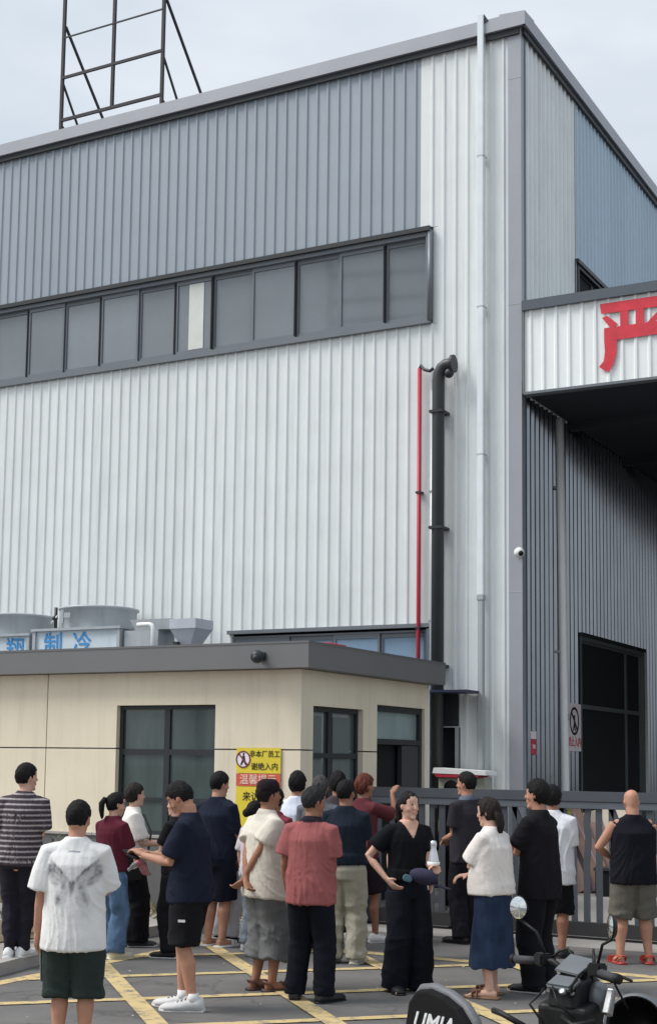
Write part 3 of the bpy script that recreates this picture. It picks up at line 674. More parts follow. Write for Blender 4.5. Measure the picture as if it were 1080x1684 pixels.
# overhead cables across the road behind the viewer (seen only as reflections in the upper glass)
oc = thing('overhead_cable_run', 'dark overhead cables strung from a concrete pole across the road', 'cables', (0, 0, 0))
MB().tube([(-24.6, -39, 0), (-24.6, -39, 29)], [.22, .14], 12).build('pole', M_CONC, oc)
for k_, (z_, sl_) in enumerate(((28.2, .0), (26.6, .02), (25.5, -.01), (24.2, .02), (23.2, .0))):
    MB().tube([(-24.6+i_*3.2, -39, z_-.9*math.sin(math.pi*i_/10)+sl_*i_) for i_ in range(11)], .11, 6).build('cable', M_BLACK, oc)
# ------------------------------------------------------------------ people
def skin_mat(name, c): return mat(name, c, .62, attr=True, bump=.25, bscale=70, var=.09, vscale=14, spec=.35)
M_SKIN = skin_mat('skin', None)
M_CLOTH = mat('cloth', None, .92, attr=True, bump=.35, bscale=26, var=.09, vscale=7, spec=.2)
M_HAIR = mat('hair', None, .7, attr=True, bump=1.0, bscale=150, var=.6, vscale=45, stretch=(1, 1, .22), spec=.22)
M_SHOE = mat('shoe', None, .6, attr=True, bump=.1, bscale=40, var=.08, vscale=20)
M_SOLE = mat('shoe_sole', None, .7, attr=True, var=.08)
SK = dict(light=srgb(204, 163, 144), mid=srgb(182, 135, 113), tan=srgb(152, 108, 87), dark=srgb(118, 78, 60))
def finish(mb, name, m, parent, voxel, smooth=3, disp=None, color=None, minz=None, deci=None, tris=None):
    """fuse the shapes into one continuous surface, add folds along the normals and colour it"""
    me = bpy.data.meshes.new(name); me.from_pydata(mb.v, [], mb.f); me.update()
    b = bmesh.new(); b.from_mesh(me); bmesh.ops.recalc_face_normals(b, faces=b.faces); b.to_mesh(me); b.free()
    o = bpy.data.objects.new(name, me); COL.objects.link(o)
    r = o.modifiers.new('r', 'REMESH'); r.mode = 'VOXEL'; r.voxel_size = voxel; r.use_smooth_shade = True
    if smooth: s = o.modifiers.new('s', 'SMOOTH'); s.iterations = smooth; s.factor = .5
    if deci: d = o.modifiers.new('d', 'DECIMATE'); d.ratio = deci
    dg = bpy.context.evaluated_depsgraph_get(); me2 = bpy.data.meshes.new_from_object(o.evaluated_get(dg))
    bpy.data.objects.remove(o); bpy.data.meshes.remove(me)
    n = len(me2.vertices); co = np.empty(n*3, 'f'); me2.vertices.foreach_get('co', co); co = co.reshape(-1, 3)
    nr = np.empty(n*3, 'f'); me2.vertices.foreach_get('normal', nr); nr = nr.reshape(-1, 3)
    if disp is not None: co2 = co + nr*disp(co)[:, None]
    else: co2 = co.copy()
    if minz is not None: co2[:, 2] = np.maximum(co2[:, 2], minz)
    me2.vertices.foreach_set('co', co2.astype('f').ravel()); me2.update()
    me2.polygons.foreach_set('use_smooth', np.ones(len(me2.polygons), bool))
    ca = me2.color_attributes.new('Tint', 'FLOAT_COLOR', 'POINT'); arr = np.ones((n, 4), 'f')
    c = color(co, nr) if callable(color) else np.tile(np.array(color[:3]), (n, 1))
    arr[:, :3] = c; ca.data.foreach_set('color', arr.ravel())
    o = bpy.data.objects.new(name, me2); COL.objects.link(o); me2.materials.clear(); me2.materials.append(m); o.parent = parent
    return o
def plain(o, c):
    """give an ordinary mesh one Tint colour"""
    me = o.data; n = len(me.vertices); ca = me.color_attributes.new('Tint', 'FLOAT_COLOR', 'POINT'); a = np.ones((n, 4), 'f'); a[:, :3] = c[:3]; ca.data.foreach_set('color', a.ravel()); return o
_rng = np.random.RandomState(3)
def snoise(co, freq, seed, octaves=2):
    """cheap smooth noise: sums of random plane waves with domain warp, about -1..1"""
    r = np.random.RandomState(seed); out = np.zeros(len(co)); amp = 1.; tot = 0
    q = co*np.array(freq)
    for o_ in range(octaves):
        acc = np.zeros(len(co))
        w = sum(np.sin(q@r.normal(size=3)*1.3+r.uniform(0, 6.28)) for _ in range(2))*.6
        for _ in range(4):
            k = r.normal(size=3); k /= np.linalg.norm(k); acc += np.sin((q@k)*2.2+w+r.uniform(0, 6.28))
        out += acc/2.4*amp; tot += amp; amp *= .5; q = q*2.1
    return out/tot
def ridge(n): return 1-2*np.abs(np.clip(n, -1, 1))**.7
def Rz(a): return Matrix.Rotation(a, 3, 'Z')
class Fig:
    pass
def limb_ik(a, c, l1, l2, hint):
    a = Vector(a); c = Vector(c); d = c-a; L = d.length; mx_ = (l1+l2)*.995
    if L > mx_: c = a+d.normalized()*mx_; d = c-a; L = mx_
    x = (l1*l1-l2*l2+L*L)/(2*L); h = math.sqrt(max(0, l1*l1-x*x)); u = d.normalized()
    v = Vector(hint); v = (v-u*v.dot(u)).normalized()
    return a+u*x+v*h, c
ARMS = {  # (elbows kept close to the body)
  # wrist position (x for the right side, y forward, z) as fractions of height, elbow hint, hand direction
 'down': ((.150, .015, .490), (.3, -1, 0), (.0, .15, -1)),
 'downf': ((.145, .06, .495), (.3, -1, 0), (.0, .25, -1)),
 'phone': ((.045, .20, .665), (.22, -.5, -1), (-.35, .6, .5)),
 'phonelow': ((.055, .20, .60), (.22, -.5, -1), (-.4, .8, .1)),
 'hip': ((.105, .045, .545), (1, -.35, 0), (-.55, .45, -.6)),
 'behind': ((-.015, -.115, .52), (.9, -.6, 0), (-.9, -.1, -.2)),
 'crossed': ((-.055, .135, .665), (.6, .2, -1), (-1, .1, .1)),
 'crossed2': ((-.07, .155, .69), (.6, .2, -1), (-.9, .0, .35)),
 'waist': ((.04, .155, .60), (.22, -.5, -1), (-.9, .4, 0)),
 'cup': ((.06, .19, .63), (.22, -.5, -1), (-.2, .9, .2)),
 'raised': ((.16, .14, .93), (1, .1, -.3), (-.25, .2, 1)),
}
def person(label, x, y, h, face, top=None, bottom=None, shoes=None, hair=None, skin='mid', arms=('down', 'down'), head=0., headp=0., lean=0., side=0., build=1.,
           belly=0., stance=.052, step=0., female=False, fyaw=None, seed=1, z=0., group=None, detail=1., toe=8., legbend=0.):
    """face: degrees turned to the picture's right from looking straight away from the camera"""
    H = h; fa = math.radians(face)
    aw = Vector((CF.x, CF.y, 0)).normalized(); ri = Vector((CX.x, CX.y, 0)).normalized()
    fd = aw*math.cos(fa)+ri*math.sin(fa); rz = math.atan2(-fd.x, fd.y)
    root = thing('person', label, 'person', (x, y, z), rz, group)
    bl = build*(.93 if female else 1.)
    def sp(z_):   # spine offset for lean
        t = max(0, z_-.5); return Vector((side*t, lean*t, 0))
    V = lambda x_, y_, z_: (Vector((x_, y_, z_))+sp(z_))*H
    skc = np.array(SK[skin][:3])
    # ---- skeleton
    shx = .101*(.9 if female else 1.)*(.55+.45*build)
    hips = [Vector((s*.05, 0, .50))*H for s in (-1, 1)]
    feet = [Vector((-stance, -step, .045))*H, Vector((stance, step, .045))*H]
    legs = []
    for hp, ft in zip(hips, feet):
        kn, an = limb_ik(hp, ft, .232*H, .228*H, (0, 1, 0)); 
        if (ft-hp).length < .455*H: pass
        legs.append((hp, kn, ft))
    sh = [V(-shx, -.005, .800), V(shx, -.005, .800)]
    arm = []
    for i, s in enumerate((-1, 1)):
        sp_ = arms[i]; w, hint, hd = ARMS[sp_] if isinstance(sp_, str) else sp_
        wv = V(w[0]*s, w[1], w[2]); el, wr = limb_ik(sh[i], wv, .172*H, .150*H, (hint[0]*s, hint[1], hint[2]))
        arm.append((sh[i], el, wr, Vector((hd[0]*s, hd[1], hd[2])).normalized()))
    Fg = Fig(); Fg.root = root; Fg.H = H; Fg.arm = arm
    mb = MB(); UP = (1, 0, 0)
    def T(rows, n=16):  # rows: z, half width, half depth, y offset
        mb.tube([V(0, r[3], r[0]) for r in rows], [r[1]*H for r in rows], n, up=UP, r2=[r[2]*H for r in rows])
    wd = bl
    T([(.455, .05, .045, -.0), (.475, .085*wd, .062*wd, -.005), (.52, .096*wd, .066*wd, -.006), (.56, .090*wd, .060*wd, 0), (.61, .080*wd, .053*wd+belly*.3, belly*.3), (.67, .087*wd, .056*wd+belly*.2, belly*.2), (.73, .096*wd, .062*wd, 0), (.78, .096*wd, .054*wd, 0), (.80, .088*wd, .042, 0), (.818, .056, .034, 0), (.84, .034, .032, 0)])
    mb.tube([V(-shx, -.004, .802), V(0, -.004, .806), V(shx, -.004, .802)], [.026*H, .028*H, .026*H], 12)
    # neck and head
    hc = V(0, .012, .875); Rh = Rz(-math.radians(head))@Matrix.Rotation(math.radians(headp), 3, 'X')
    mb.tube([V(0, -.004, .82), V(0, .002, .85), hc+Vector((0, 0, .012*H))], [.036*H*bl, .033*H*bl, .034*H*bl], 14)
    HH = .132*H; hb = hc+Vector((0, .0, -.008*H))
    Fg.head = (hb, Rh, HH)
    P = lambda x_, y_, z_: hb+Rh@(Vector((x_, y_, z_))*HH)
    hr = [(-.02, .10, .10, .22), (.05, .19, .19, .17), (.14, .245, .30, .07), (.26, .29, .37, .02), (.40, .315, .41, 0), (.55, .32, .42, -.015), (.70, .315, .425, -.025), (.82, .28, .38, -.03), (.91, .225, .31, -.04), (.97, .13, .19, -.04), (1.0, .05, .07, -.04)]
    mb.tube([P(0, r[3], r[0]) for r in hr], [r[1]*HH for r in hr], 20, up=tuple(Rh@Vector((1, 0, 0))), r2=[r[2]*HH for r in hr])
    mb.tube([P(0, .35, .56), P(0, .42, .45), P(0, .455, .37), P(0, .38, .32)], [.03*HH, .04*HH, .055*HH, .045*HH], 8)   # nose
    mb.ball(tuple(P(0, .36, .20)), .075*HH, 8, 6); mb.ball(tuple(P(0, .30, .03)), .10*HH, 8, 6)                         # mouth and chin
    for s in (-1, 1):
        e = P(s*.345, -.02, .44); mb.ball(tuple(e), (.045*HH, .075*HH, .125*HH), 8, 6)
        mb.ball(tuple(P(s*.17, .25, .35)), .095*HH, 8, 6)                                                                    # cheek
    # legs and feet
    for i, (hp, kn, an) in enumerate(legs):
        s = (-1, 1)[i]
        mid = kn.lerp(an, .30)+Vector((0, -.008*H, 0))
        mb.tube([hp+Vector((0, 0, .02*H)), hp.lerp(kn, .3), hp.lerp(kn, .75), kn, mid, kn.lerp(an, .62), an], [.052*H*bl, .051*H*bl, .037*H*bl, .030*H*bl, .034*H*bl, .025*H*bl, .0195*H*bl], 12)
        ta = math.radians(toe)*s; fdv = Vector((math.sin(ta), math.cos(ta), 0)); 
        if fyaw is not None: fdv = Rz(-math.radians(fyaw[i]))@Vector((0, 1, 0))
        z0 = .012*H
        pts = [an+fdv*(-.034*H)+Vector((0, 0, -.022*H)), an+Vector((0, 0, -.018*H)), an+fdv*.035*H+Vector((0, 0, -.020*H)), an+fdv*.075*H+Vector((0, 0, -.030*H)), an+fdv*.108*H+Vector((0, 0, -.034*H))]
        pts = [Vector((p.x, p.y, max(p.z, z0+.004*H))) for p in pts]
        mb.tube(pts, [.015*H, .020*H, .022*H, .025*H, .022*H], 12, up=tuple(fdv.cross(Vector((0, 0, 1)))), r2=[.018*H, .023*H, .020*H, .013*H, .009*H])
        for q in range(5):
            off = (q-2)*.0095*H; sd = fdv.cross(Vector((0, 0, 1)))*s
            p0 = an+fdv*.105*H+sd*(-off)+Vector((0, 0, -.035*H)); mb.ball((p0.x+fdv.x*(.014-.003*q)*H, p0.y+fdv.y*(.014-.003*q)*H, max(.009*H, p0.z)), (.0065 if q else .009)*H, 6, 5)
        Fg.foot = getattr(Fg, 'foot', [])+[(an, fdv)]
    # arms and hands
    hands = []
    for i, (a, e, w, hd) in enumerate(arm):
        s = (-1, 1)[i]; am = bl
        mb.tube([a, a.lerp(e, .35), e, e.lerp(w, .3), w], [.030*H*am, .027*H*am, .0215*H*am, .0215*H*am, .0145*H*am], 12)
        fdir = (w-e).normalized(); hd = (hd+fdir*.8).normalized()
        # palm normal faces inward (towards the body's centre line) or down for raised forearms
        inn = Vector((-s, 0, 0)) if hd.z < -.5 else Vector((0, 0, -1)) if abs(hd.z) < .75 else Vector((0, -1, 0))
        pn = (inn-hd*inn.dot(hd)).normalized(); sd = hd.cross(pn).normalized()
        if (hd.z < -.5 and sd.y < 0) or (hd.z >= -.5 and sd.x*s > 0): sd = -sd      # thumb side
        mb.tube([w, w+hd*.018*H, w+hd*.052*H], [.0135*H, .021*H, .024*H], 10, up=tuple(sd), r2=[.0125*H, .0105*H, .0095*H])
        knu = w+hd*.052*H; curl = .55 if hd.z < -.5 else .75
        for q in range(4):
            b0 = knu+sd*(.0165-.011*q)*H; L1 = (.023, .026, .024, .019)[q]*H; d1 = (hd*math.cos(curl*.5)+pn*math.sin(curl*.5)); d2 = (hd*math.cos(curl*1.3)+pn*math.sin(curl*1.3)); d3 = (hd*math.cos(curl*2)+pn*math.sin(curl*2))
            p1 = b0+d1*L1; p2 = p1+d2*L1*.75; p3 = p2+d3*L1*.55
            mb.tube([b0-hd*.01*H, b0, p1, p2, p3], [.0058*H, .0062*H, .0056*H, .0052*H, .0042*H], 7)
        t0 = w+hd*.016*H+sd*.014*H; t1 = t0+(sd*.8+hd*.7+pn*.3).normalized()*.022*H; t2 = t1+(hd*.9+pn*.5+sd*.15).normalized()*.02*H
        mb.tube([t0-sd*.006*H, t0, t1, t2], [.0075*H, .0075*H, .0065*H, .005*H], 7)
        hands.append((w+hd*.06*H+pn*.018*H, hd, pn, sd))
    Fg.hands = hands
    hcol = np.array((hair or {}).get('color', srgb(22, 20, 22))[:3])
    Ri = Rh.transposed(); hbv = np.array(hb)
    def headloc(co): return (co-hbv)@np.array(Ri).T/HH
    def skincol(co, nr):
        c = np.tile(skc, (len(co), 1)); q = headloc(co)
        inh = (q[:, 2] > -.1)
        def paint(mask, col, k=1.): c[mask] = c[mask]*(1-k)+np.array(col)*k
        f = inh & (q[:, 1] > .12)
        paint(f & ((q[:, 0]/.095)**2+((q[:, 2]-.215)/.030)**2 < 1), (skc[0]*.75, skc[1]*.42, skc[2]*.40), .8)
        for s in (-1, 1):
            paint(f & (((q[:, 0]-s*.15)/.075)**2+((q[:, 2]-.50)/.03)**2 < 1), (.02, .015, .012), .9)
            paint(f & (np.abs(q[:, 0]-s*.155) < .10) & (np.abs(q[:, 2]-.60-.03*(1-np.abs(q[:, 0]-s*.155)/.1)) < .022), hcol*.8+.01, .85)
        paint(inh & (np.abs(q[:, 0]) > .30) & (np.abs(q[:, 2]-.44) < .12), skc*np.array([1.0, .78, .75]), .5)
        buzz = (hair or {}).get('style') == 'bald'
        if buzz: paint(inh & (q[:, 2] > .38) & (q[:, 1] < .1) & (q[:, 2] < .72), skc*.75+.02, .35)
        hz = co[:, 2]; return c
    body = finish(mb, 'body', M_SKIN, root, .0082*max(1, detail), 2, None, skincol, minz=.004, deci=.45)
    Fg.body = body
    # ---- clothes
    rs = np.random.RandomState(seed)
    if bottom:
        k = bottom.get('kind', 'trousers'); c = bottom['color']; wz = bottom.get('waist', .60); lo = bottom.get('loose', .012); cm = MB()
        rows = [(wz, .084*wd+.006, .058*wd+.006+belly*.25, belly*.2), (.56, .095*wd+.004+lo*.2, .066*wd+.004, 0), (.51, .101*wd+.005+lo*.5, .075*wd+.006+lo*.2, -.006), (.46, .095*wd+lo*.5, .072*wd+.003+lo*.3, -.004)]
        if k == 'skirt':
            hz = bottom['hem']; hw = bottom.get('hemw', .13); rows = rows[:3]+[(.42, .105*wd+lo*.5, .078*wd+lo*.4, -.004), ((.42+hz)/2, (.105*wd+hw)/2+lo*.3, (.08+hw*.72)/2+lo*.2, 0), (hz, hw, hw*.72, .0)]
        cm.tube([Vector((0, r[3], r[0]))*H for r in rows], [r[1]*H for r in rows], 24, up=UP, r2=[r[2]*H for r in rows])
        if k != 'skirt':
            hem = bottom.get('hem', .035)   # fraction of height above ground
            for i, (hp, kn, an) in enumerate(legs):
                tw, kw, hw = bottom.get('w', (.062, .046, .040))
                pts = [hp+Vector((0, 0, -.005*H)), hp.lerp(kn, .45), kn]; rr = [tw*H, (tw*.6+kw*.4)*H, kw*H]
                endz = hem*H
                if endz < kn.z-.01*H:
                    t = min(1.25, (kn.z-endz)/(kn.z-an.z)); e = kn.lerp(an, t); pts += [kn.lerp(an, t*.5), e]; rr += [(kw+hw)/2*H, hw*H]
                else:
                    t = (hp.z-endz)/(hp.z-kn.z); pts = [hp+Vector((0, 0, -.005*H)), hp.lerp(kn, t*.5), hp.lerp(kn, t)]; rr = [tw*H, (tw+hw)/2*H, hw*H]
                cm.tube(pts, rr, 18, up=UP, r2=[r*1.04 for r in rr])
        amp = bottom.get('amp', .007); kz = kn.z; ks = k
        def dsp(co):
            if ks == 'skirt':
                a = np.arctan2(co[:, 1], co[:, 0]); t = np.clip((.5*H-co[:, 2])/(.4*H), 0, 1)
                return .006*snoise(co, (6, 6, 3), seed)+t*.010*np.sin(a*9+2*snoise(co, (2, 2, 2), seed+1))
            n = ridge(snoise(co, (7, 7, 13), seed+2)); n2 = ridge(snoise(co, (8, 8, 3.5), seed+3)); low = np.exp(-((co[:, 2]-.08*H)/(.10*H))**2)
            return np.clip(1.15-np.clip((co[:, 2]/H-.40)/.06, 0, 1), .15, 1)*amp*1.25*(n*.7*(.35+low+np.exp(-((co[:, 2]-kz)/(.07*H))**2)*.7)+n2*.55)+.001
        cc = bottom.get('fn') or (lambda co, nr: np.tile(np.array(c[:3]), (len(co), 1)))
        finish(cm, {'trousers': 'trousers', 'shorts': 'shorts', 'skirt': 'skirt'}[k], M_CLOTH, root, .011*detail, 2, dsp, lambda co, nr: cc(co/H, nr), deci=.8)
    if top:
        c = np.array(top['color'][:3]); hem = top.get('hem', .47); lo = top.get('loose', .014); sl = top.get('sleeve', .62); cm = MB(); nk = top.get('neck', .040)
        hw = .094*wd+lo+top.get('flare', 0); 
        rows = [(hem, hw+.002, (.070*wd+lo+belly*.35), belly*.25), (hem+.05, hw, .070*wd+lo+belly*.55, belly*.45), (.60, .090*wd+lo*1.05, .062*wd+lo+belly*.6, belly*.5), (.68, .094*wd+lo*.9, .062*wd+lo*.8+belly*.3, belly*.25), (.75, .103*wd+lo*.6, .068*wd+lo*.5, 0), (.785, .107*wd+lo*.4, .060+lo*.2, 0), (.806, .097*wd+lo*.2, .053, 0), (.828, .072*wd, .047, .0), (.846, .050, .043, .0), (.856, nk, nk, .0)]
        if top.get('tuck'): rows = [(.575, .082*wd+lo*.5, .056*wd+lo*.5, 0), (.595, .088*wd+lo*.8, .06*wd+lo*.9, 0), (.64, .092*wd+lo, .064*wd+lo, 0)]+rows[3:]
        cm.tube([V(0, r[3], r[0]) for r in rows], [r[1]*H for r in rows], 28, up=UP, r2=[r[2]*H for r in rows])
        drop = top.get('drop', 0.)
        if sl > 0:
            for i, (a, e, w, hd) in enumerate(arm):
                s = (-1, 1)[i]
                a0 = a+Vector((-s*.035*H, 0, .003*H))
                sw = top.get('sw', .041)
                if sl <= 1: pts = [a0, a+Vector((0, 0, .001*H)), a.lerp(e, sl*.5), a.lerp(e, sl)]; rr = [.034*H, (.0335+lo*.15)*H, (sw*.92+lo*.15)*H, (sw+lo*.25)*H]
                else: pts = [a0, a, a.lerp(e, .5), e, e.lerp(w, min(1, sl-1))]; rr = [.034*H, (.036+lo*.2)*H, (sw*.9)*H, sw*.85*H, sw*.6*H]
                cm.tube(pts, rr, 16)
        amp = top.get('amp', .007)
        def dsp(co):
            t = np.clip((.80*H-co[:, 2])/(.3*H), 0, 1)
            q = np.stack([co[:, 0]*1.0+co[:, 2]*.9*np.tanh(co[:, 0]*7)+.25*np.sin(co[:, 2]*7+seed), co[:, 1]*.8, co[:, 2]*.5], 1)
            n = ridge(snoise(q, (8, 8, 8), seed+5, 1)*1.3); n2 = snoise(co, (7, 7, 5), seed+6, 1); n3 = ridge(snoise(q, (17, 17, 12), seed+8, 1)*1.3)
            return np.maximum(amp*1.15*(n*(.15+.8*t)+n2*.3+n3*.18*t)+.0055, -.002+.006*t)
        fn = top.get('fn'); col2 = top.get('collar'); vneck = top.get('v'); sh2 = top.get('trim')
        def cc(co, nr):
            q = co/H; a = np.tile(c, (len(co), 1)) if fn is None else fn(q, nr, c)
            if col2 is not None: m = (q[:, 2]-sp0*0 > .836); a[m] = np.array(col2[:3])
            if vneck:
                m = (q[:, 1] > 0) & (q[:, 2] > vneck) & (np.abs(q[:, 0]) < (q[:, 2]-vneck)*.55); a[m] = skc
            return a
        sp0 = 0
        tb = finish(cm, top.get('name', 'shirt'), M_CLOTH, root, .0098*detail, 2, dsp, cc, deci=.85)
        if col2 is not None or top.get('band'):
            cb = MB(); pc = V(0, .0, .846); cb.tube([V(0, -.002, .834), V(0, 0, .846), V(0, .002, .860)], [.050*H, .045*H, .041*H], 16, up=UP, r2=[.044*H, .042*H, .040*H])
            plain(cb.build('collar', M_CLOTH, root), col2 if col2 is not None else tuple(c*.92))
    # ---- shoes
    if shoes:
        st = shoes['kind']; c = shoes['color']; sc_ = shoes.get('sole', c)
        for (an, fdv) in Fg.foot:
            S = H*shoes.get('size', 1.0); sd = fdv.cross(Vector((0, 0, 1)))
            def ringp(t, w, hz, zt): # t along foot, half width, top height
                base = Vector((an.x, an.y, 0))+fdv*t*S; return [(base+sd*w*S*math.cos(a)+Vector((0, 0, zt*S+(hz-zt)*S*max(0, math.sin(a))**.7 if math.sin(a) > 0 else zt*S))) for a in [2*math.pi*j/14 for j in range(14)]]
            def loft(name, m, rows, cl, parent=root):
                vs = []
                for r_ in rows: vs += ringp(*r_)
                k_ = len(rows); fs = [(i*14+j, i*14+(j+1) % 14, (i+1)*14+(j+1) % 14, (i+1)*14+j) for i in range(k_-1) for j in range(14)]+[tuple(range(13, -1, -1)), tuple((k_-1)*14+j for j in range(14))]
                o = MB().add(vs, fs, True).build(name, m, parent); return plain(o, cl)
            sole_t = .018 if st == 'sneaker' else .010 if st == 'shoe' else .016
            up = None
            if st in ('sneaker', 'shoe'):
                hi = .056 if st == 'sneaker' else .048
                up = loft('shoe', M_SHOE, [(-.048, .016, .030, .008), (-.042, .024, hi, .008), (-.015, .027, hi+.006, .008), (.018, .028, hi, .008), (.05, .032, .044, .008), (.085, .034, .037, .008), (.112, .030, .034, .008), (.132, .016, .024, .008)], c)
                if st == 'sneaker':
                    lb = MB()
                    for q in range(3):
                        b0 = Vector((an.x, an.y, 0))+fdv*(.028+.016*q)*S+Vector((0, 0, (.050-.0055*q)*S)); lb.obox(b0-sd*.016*S, b0+sd*.016*S, .006*S, .005*S)
                    plain(lb.build('laces', M_SHOE, up), shoes.get('lace', c))
                    if shoes.get('sock'): sk_ = MB().tube([an+Vector((0, 0, -.01*H)), an+Vector((0, 0, .035*H))], .026*H, 12).build('sock', M_CLOTH, root); plain(sk_, shoes['sock'])
            so_ = loft('sole', M_SOLE, [(-.050, .014, sole_t, .001), (-.044, .026, sole_t, .001), (0, .029, sole_t, .001), (.05, .032, sole_t, .001), (.088, .036, sole_t, .001), (.116, .031, sole_t, .001), (.136, .015, sole_t, .001)], sc_, up or root)
            if st == 'slipper':
                cb = MB(); 
                for t_, hh in ((.060, .040), (.085, .034)):
                    b0 = Vector((an.x, an.y, 0))+fdv*t_*S
                    cb.tube([b0+sd*.032*S+Vector((0, 0, .012*S)), b0+sd*.027*S+Vector((0, 0, .032*S)), b0+Vector((0, 0, hh*S+.002)), b0-sd*.027*S+Vector((0, 0, .032*S)), b0-sd*.032*S+Vector((0, 0, .012*S))], .004*S, 8, up=tuple(fdv), r2=.004*S) if False else \
                    cb.obox(b0+sd*.033*S+Vector((0, 0, .010*S)), b0+sd*.024*S+Vector((0, 0, hh*S)), .024*S, .005*S, tuple(fdv)); cb.obox(b0+sd*.024*S+Vector((0, 0, hh*S)), b0-sd*.024*S+Vector((0, 0, hh*S)), .024*S, .005*S); cb.obox(b0-sd*.033*S+Vector((0, 0, .010*S)), b0-sd*.024*S+Vector((0, 0, hh*S)), .024*S, .005*S, tuple(fdv))
                plain(cb.build('strap', M_SHOE, so_), c)
                if shoes.get('heel'):
                    b0 = Vector((an.x, an.y, 0)); hs = MB().tube([b0+sd*.03*S+Vector((0, 0, .02*S)), b0+sd*.024*S-fdv*.03*S+Vector((0, 0, .045*S)), b0-fdv*.044*S+Vector((0, 0, .05*S)), b0-sd*.024*S-fdv*.03*S+Vector((0, 0, .045*S)), b0-sd*.03*S+Vector((0, 0, .02*S))], .006*S, 6).build('heel_strap', M_SHOE, so_); plain(hs, c)
    # ---- hair
    if hair and hair.get('style') != 'bald':
        st = hair['style']; q = hair.get('vol', 1.)
        hm = MB(); n, m_ = 60, 40; hv = []; rj = np.random.RandomState(seed+77)
        th = {'short': .045, 'crop': .030, 'full': .06, 'long': .065, 'bun': .04, 'pony': .04, 'grey': .04}.get(st, .05)*q
        # radial shell: sits inside the head where there is no hair
        def headr(d):   # rough head radius along a direction from the centre (0,-.03,.55)
            return 1/math.sqrt((d[0]/.345)**2+(d[1]/.45)**2+(d[2]/.462)**2)
        rsn = np.random.RandomState(seed+40); ph = rsn.uniform(0, 6.28, 6)
        for i in range(m_+1):
            t = -math.pi/2+math.pi*i/m_
            for j in range(n):
                a = 2*math.pi*j/n; d = (math.cos(t)*math.sin(a), math.cos(t)*math.cos(a), math.sin(t)); r = headr(d)
                X_, Y_, Z_ = d[0]*r, d[1]*r-.03, d[2]*r+.54
                fr = Y_ > .02; line = .74+.05*math.sin(a*3+ph[0]) if Y_ > .2 else .54 if Y_ > .02 else .20 if Y_ > -.12 else .13
                if st in ('long',): line = .76 if Y_ > .22 else .0 if Y_ < .05 else .35
                if st in ('crop', 'short', 'grey'):
                    line = (.72 if Y_ > .22 else .58 if Y_ > .08 else .40 if Y_ > -.10 else .20)
                mk = max(0., min(1., (Z_-line+rj.uniform(-.03, .03))/.07+.3))
                taper = 1. if st not in ('crop', 'short', 'grey') else max(.35, min(1., (Z_-.15)/.5))
                bump_ = .018*math.sin(a*5+Z_*9+ph[1])+.014*math.sin(a*11+Z_*17+ph[2])+.010*math.sin(a*19-Z_*11+ph[3])
                topb = .5*max(0, Z_-.75) if st in ('short', 'full') else 0
                rr = r*(1+(th*taper+rj.uniform(-.012, .016)+bump_*min(1., th*14)*.7+topb*.16)*mk*2.0) - .035*(1-mk)
                hv.append(tuple(hb+Rh@(Vector((d[0]*rr, d[1]*rr-.03, d[2]*rr+.54))*HH)))
        fs = [(i*n+j, i*n+(j+1) % n, (i+1)*n+(j+1) % n, (i+1)*n+j) for i in range(m_) for j in range(n)]
        hm.add(hv, fs, True)
        if st == 'pony':
            hm.tube([P(0, -.42, .66), P(0, -.60, .62), P(0, -.70, .40), P(.02, -.66, .10), P(.03, -.58, -.18), P(.03, -.55, -.30)], [.06*HH, .13*HH, .15*HH, .13*HH, .09*HH, .03*HH], 12)
        if st == 'bun':
            hm.ball(tuple(P(0, -.52, .42)), .22*HH, 14, 10); hm.ball(tuple(P(.05, -.60, .34)), .14*HH, 10, 8)
        if st == 'long':
            hm.tube([P(0, -.30, .6), P(0, -.42, .3), P(0, -.44, -.05), P(0, -.38, -.38)], [.26*HH, .36*HH, .36*HH, .22*HH], 16, up=tuple(Rh@Vector((1, 0, 0))), r2=[.12*HH, .14*HH, .12*HH, .07*HH])
        plain(hm.build('hair', M_HAIR, root), tuple(hcol))
    if hair and hair.get('cap'):
        cm = MB(); cc_ = hair['cap']; vs = []; n, m_ = 28, 8
        cm.lathe([(.0, .50), (.15, .49), (.27, .44), (.345, .33), (.38, .18), (.385, .04), (.37, .03), (.36, .05)], (0, 0, 0), n)
        cm.v = [tuple(hb+Rh@(Vector((v[0]*1.0, v[1]*1.18-.035, v[2]+.585))*HH)) for v in cm.v]
        cb = cm.build('cap', M_CLOTH, root); plain(cb, cc_)
        if hair.get('visor', True):
            vz = MB().extr([(-.30, .33), (-.22, .62), (0, .74), (.22, .62), (.30, .33), (0, .40)], 'z', 0, .03); vz.v = [tuple(hb+Rh@(Vector((v[0], v[1], v[2]+.60-.12*(v[1]-.35)))*HH)) for v in vz.v]
            plain(vz.build('visor', M_CLOTH, cb), cc_)
    if hair and hair.get('sunhat'):
        cm = MB(); cm.lathe([(.0, .46), (.18, .45), (.33, .36), (.38, .14), (.39, .06), (.39+(hair.get('brim', .86)-.39)*.5, .02), (hair.get('brim', .86), -.03), (hair.get('brim', .86)+.01, -.055), (.39+(hair.get('brim', .86)-.39)*.5, -.01), (.36, .02)], (0, 0, 0), 32)
        tl = Matrix.Rotation(hair.get('tilt', 0.), 3, 'Y')@Matrix.Rotation(hair.get('tiltx', -.1), 3, 'X')
        cm.v = [tuple(hb+Rh@((tl@Vector((v[0], v[1]*1.08, v[2]))+Vector((0, -.06, .60)))*HH)) for v in cm.v]
        plain(cm.build('sun_hat', M_CLOTH, root), hair['sunhat'])
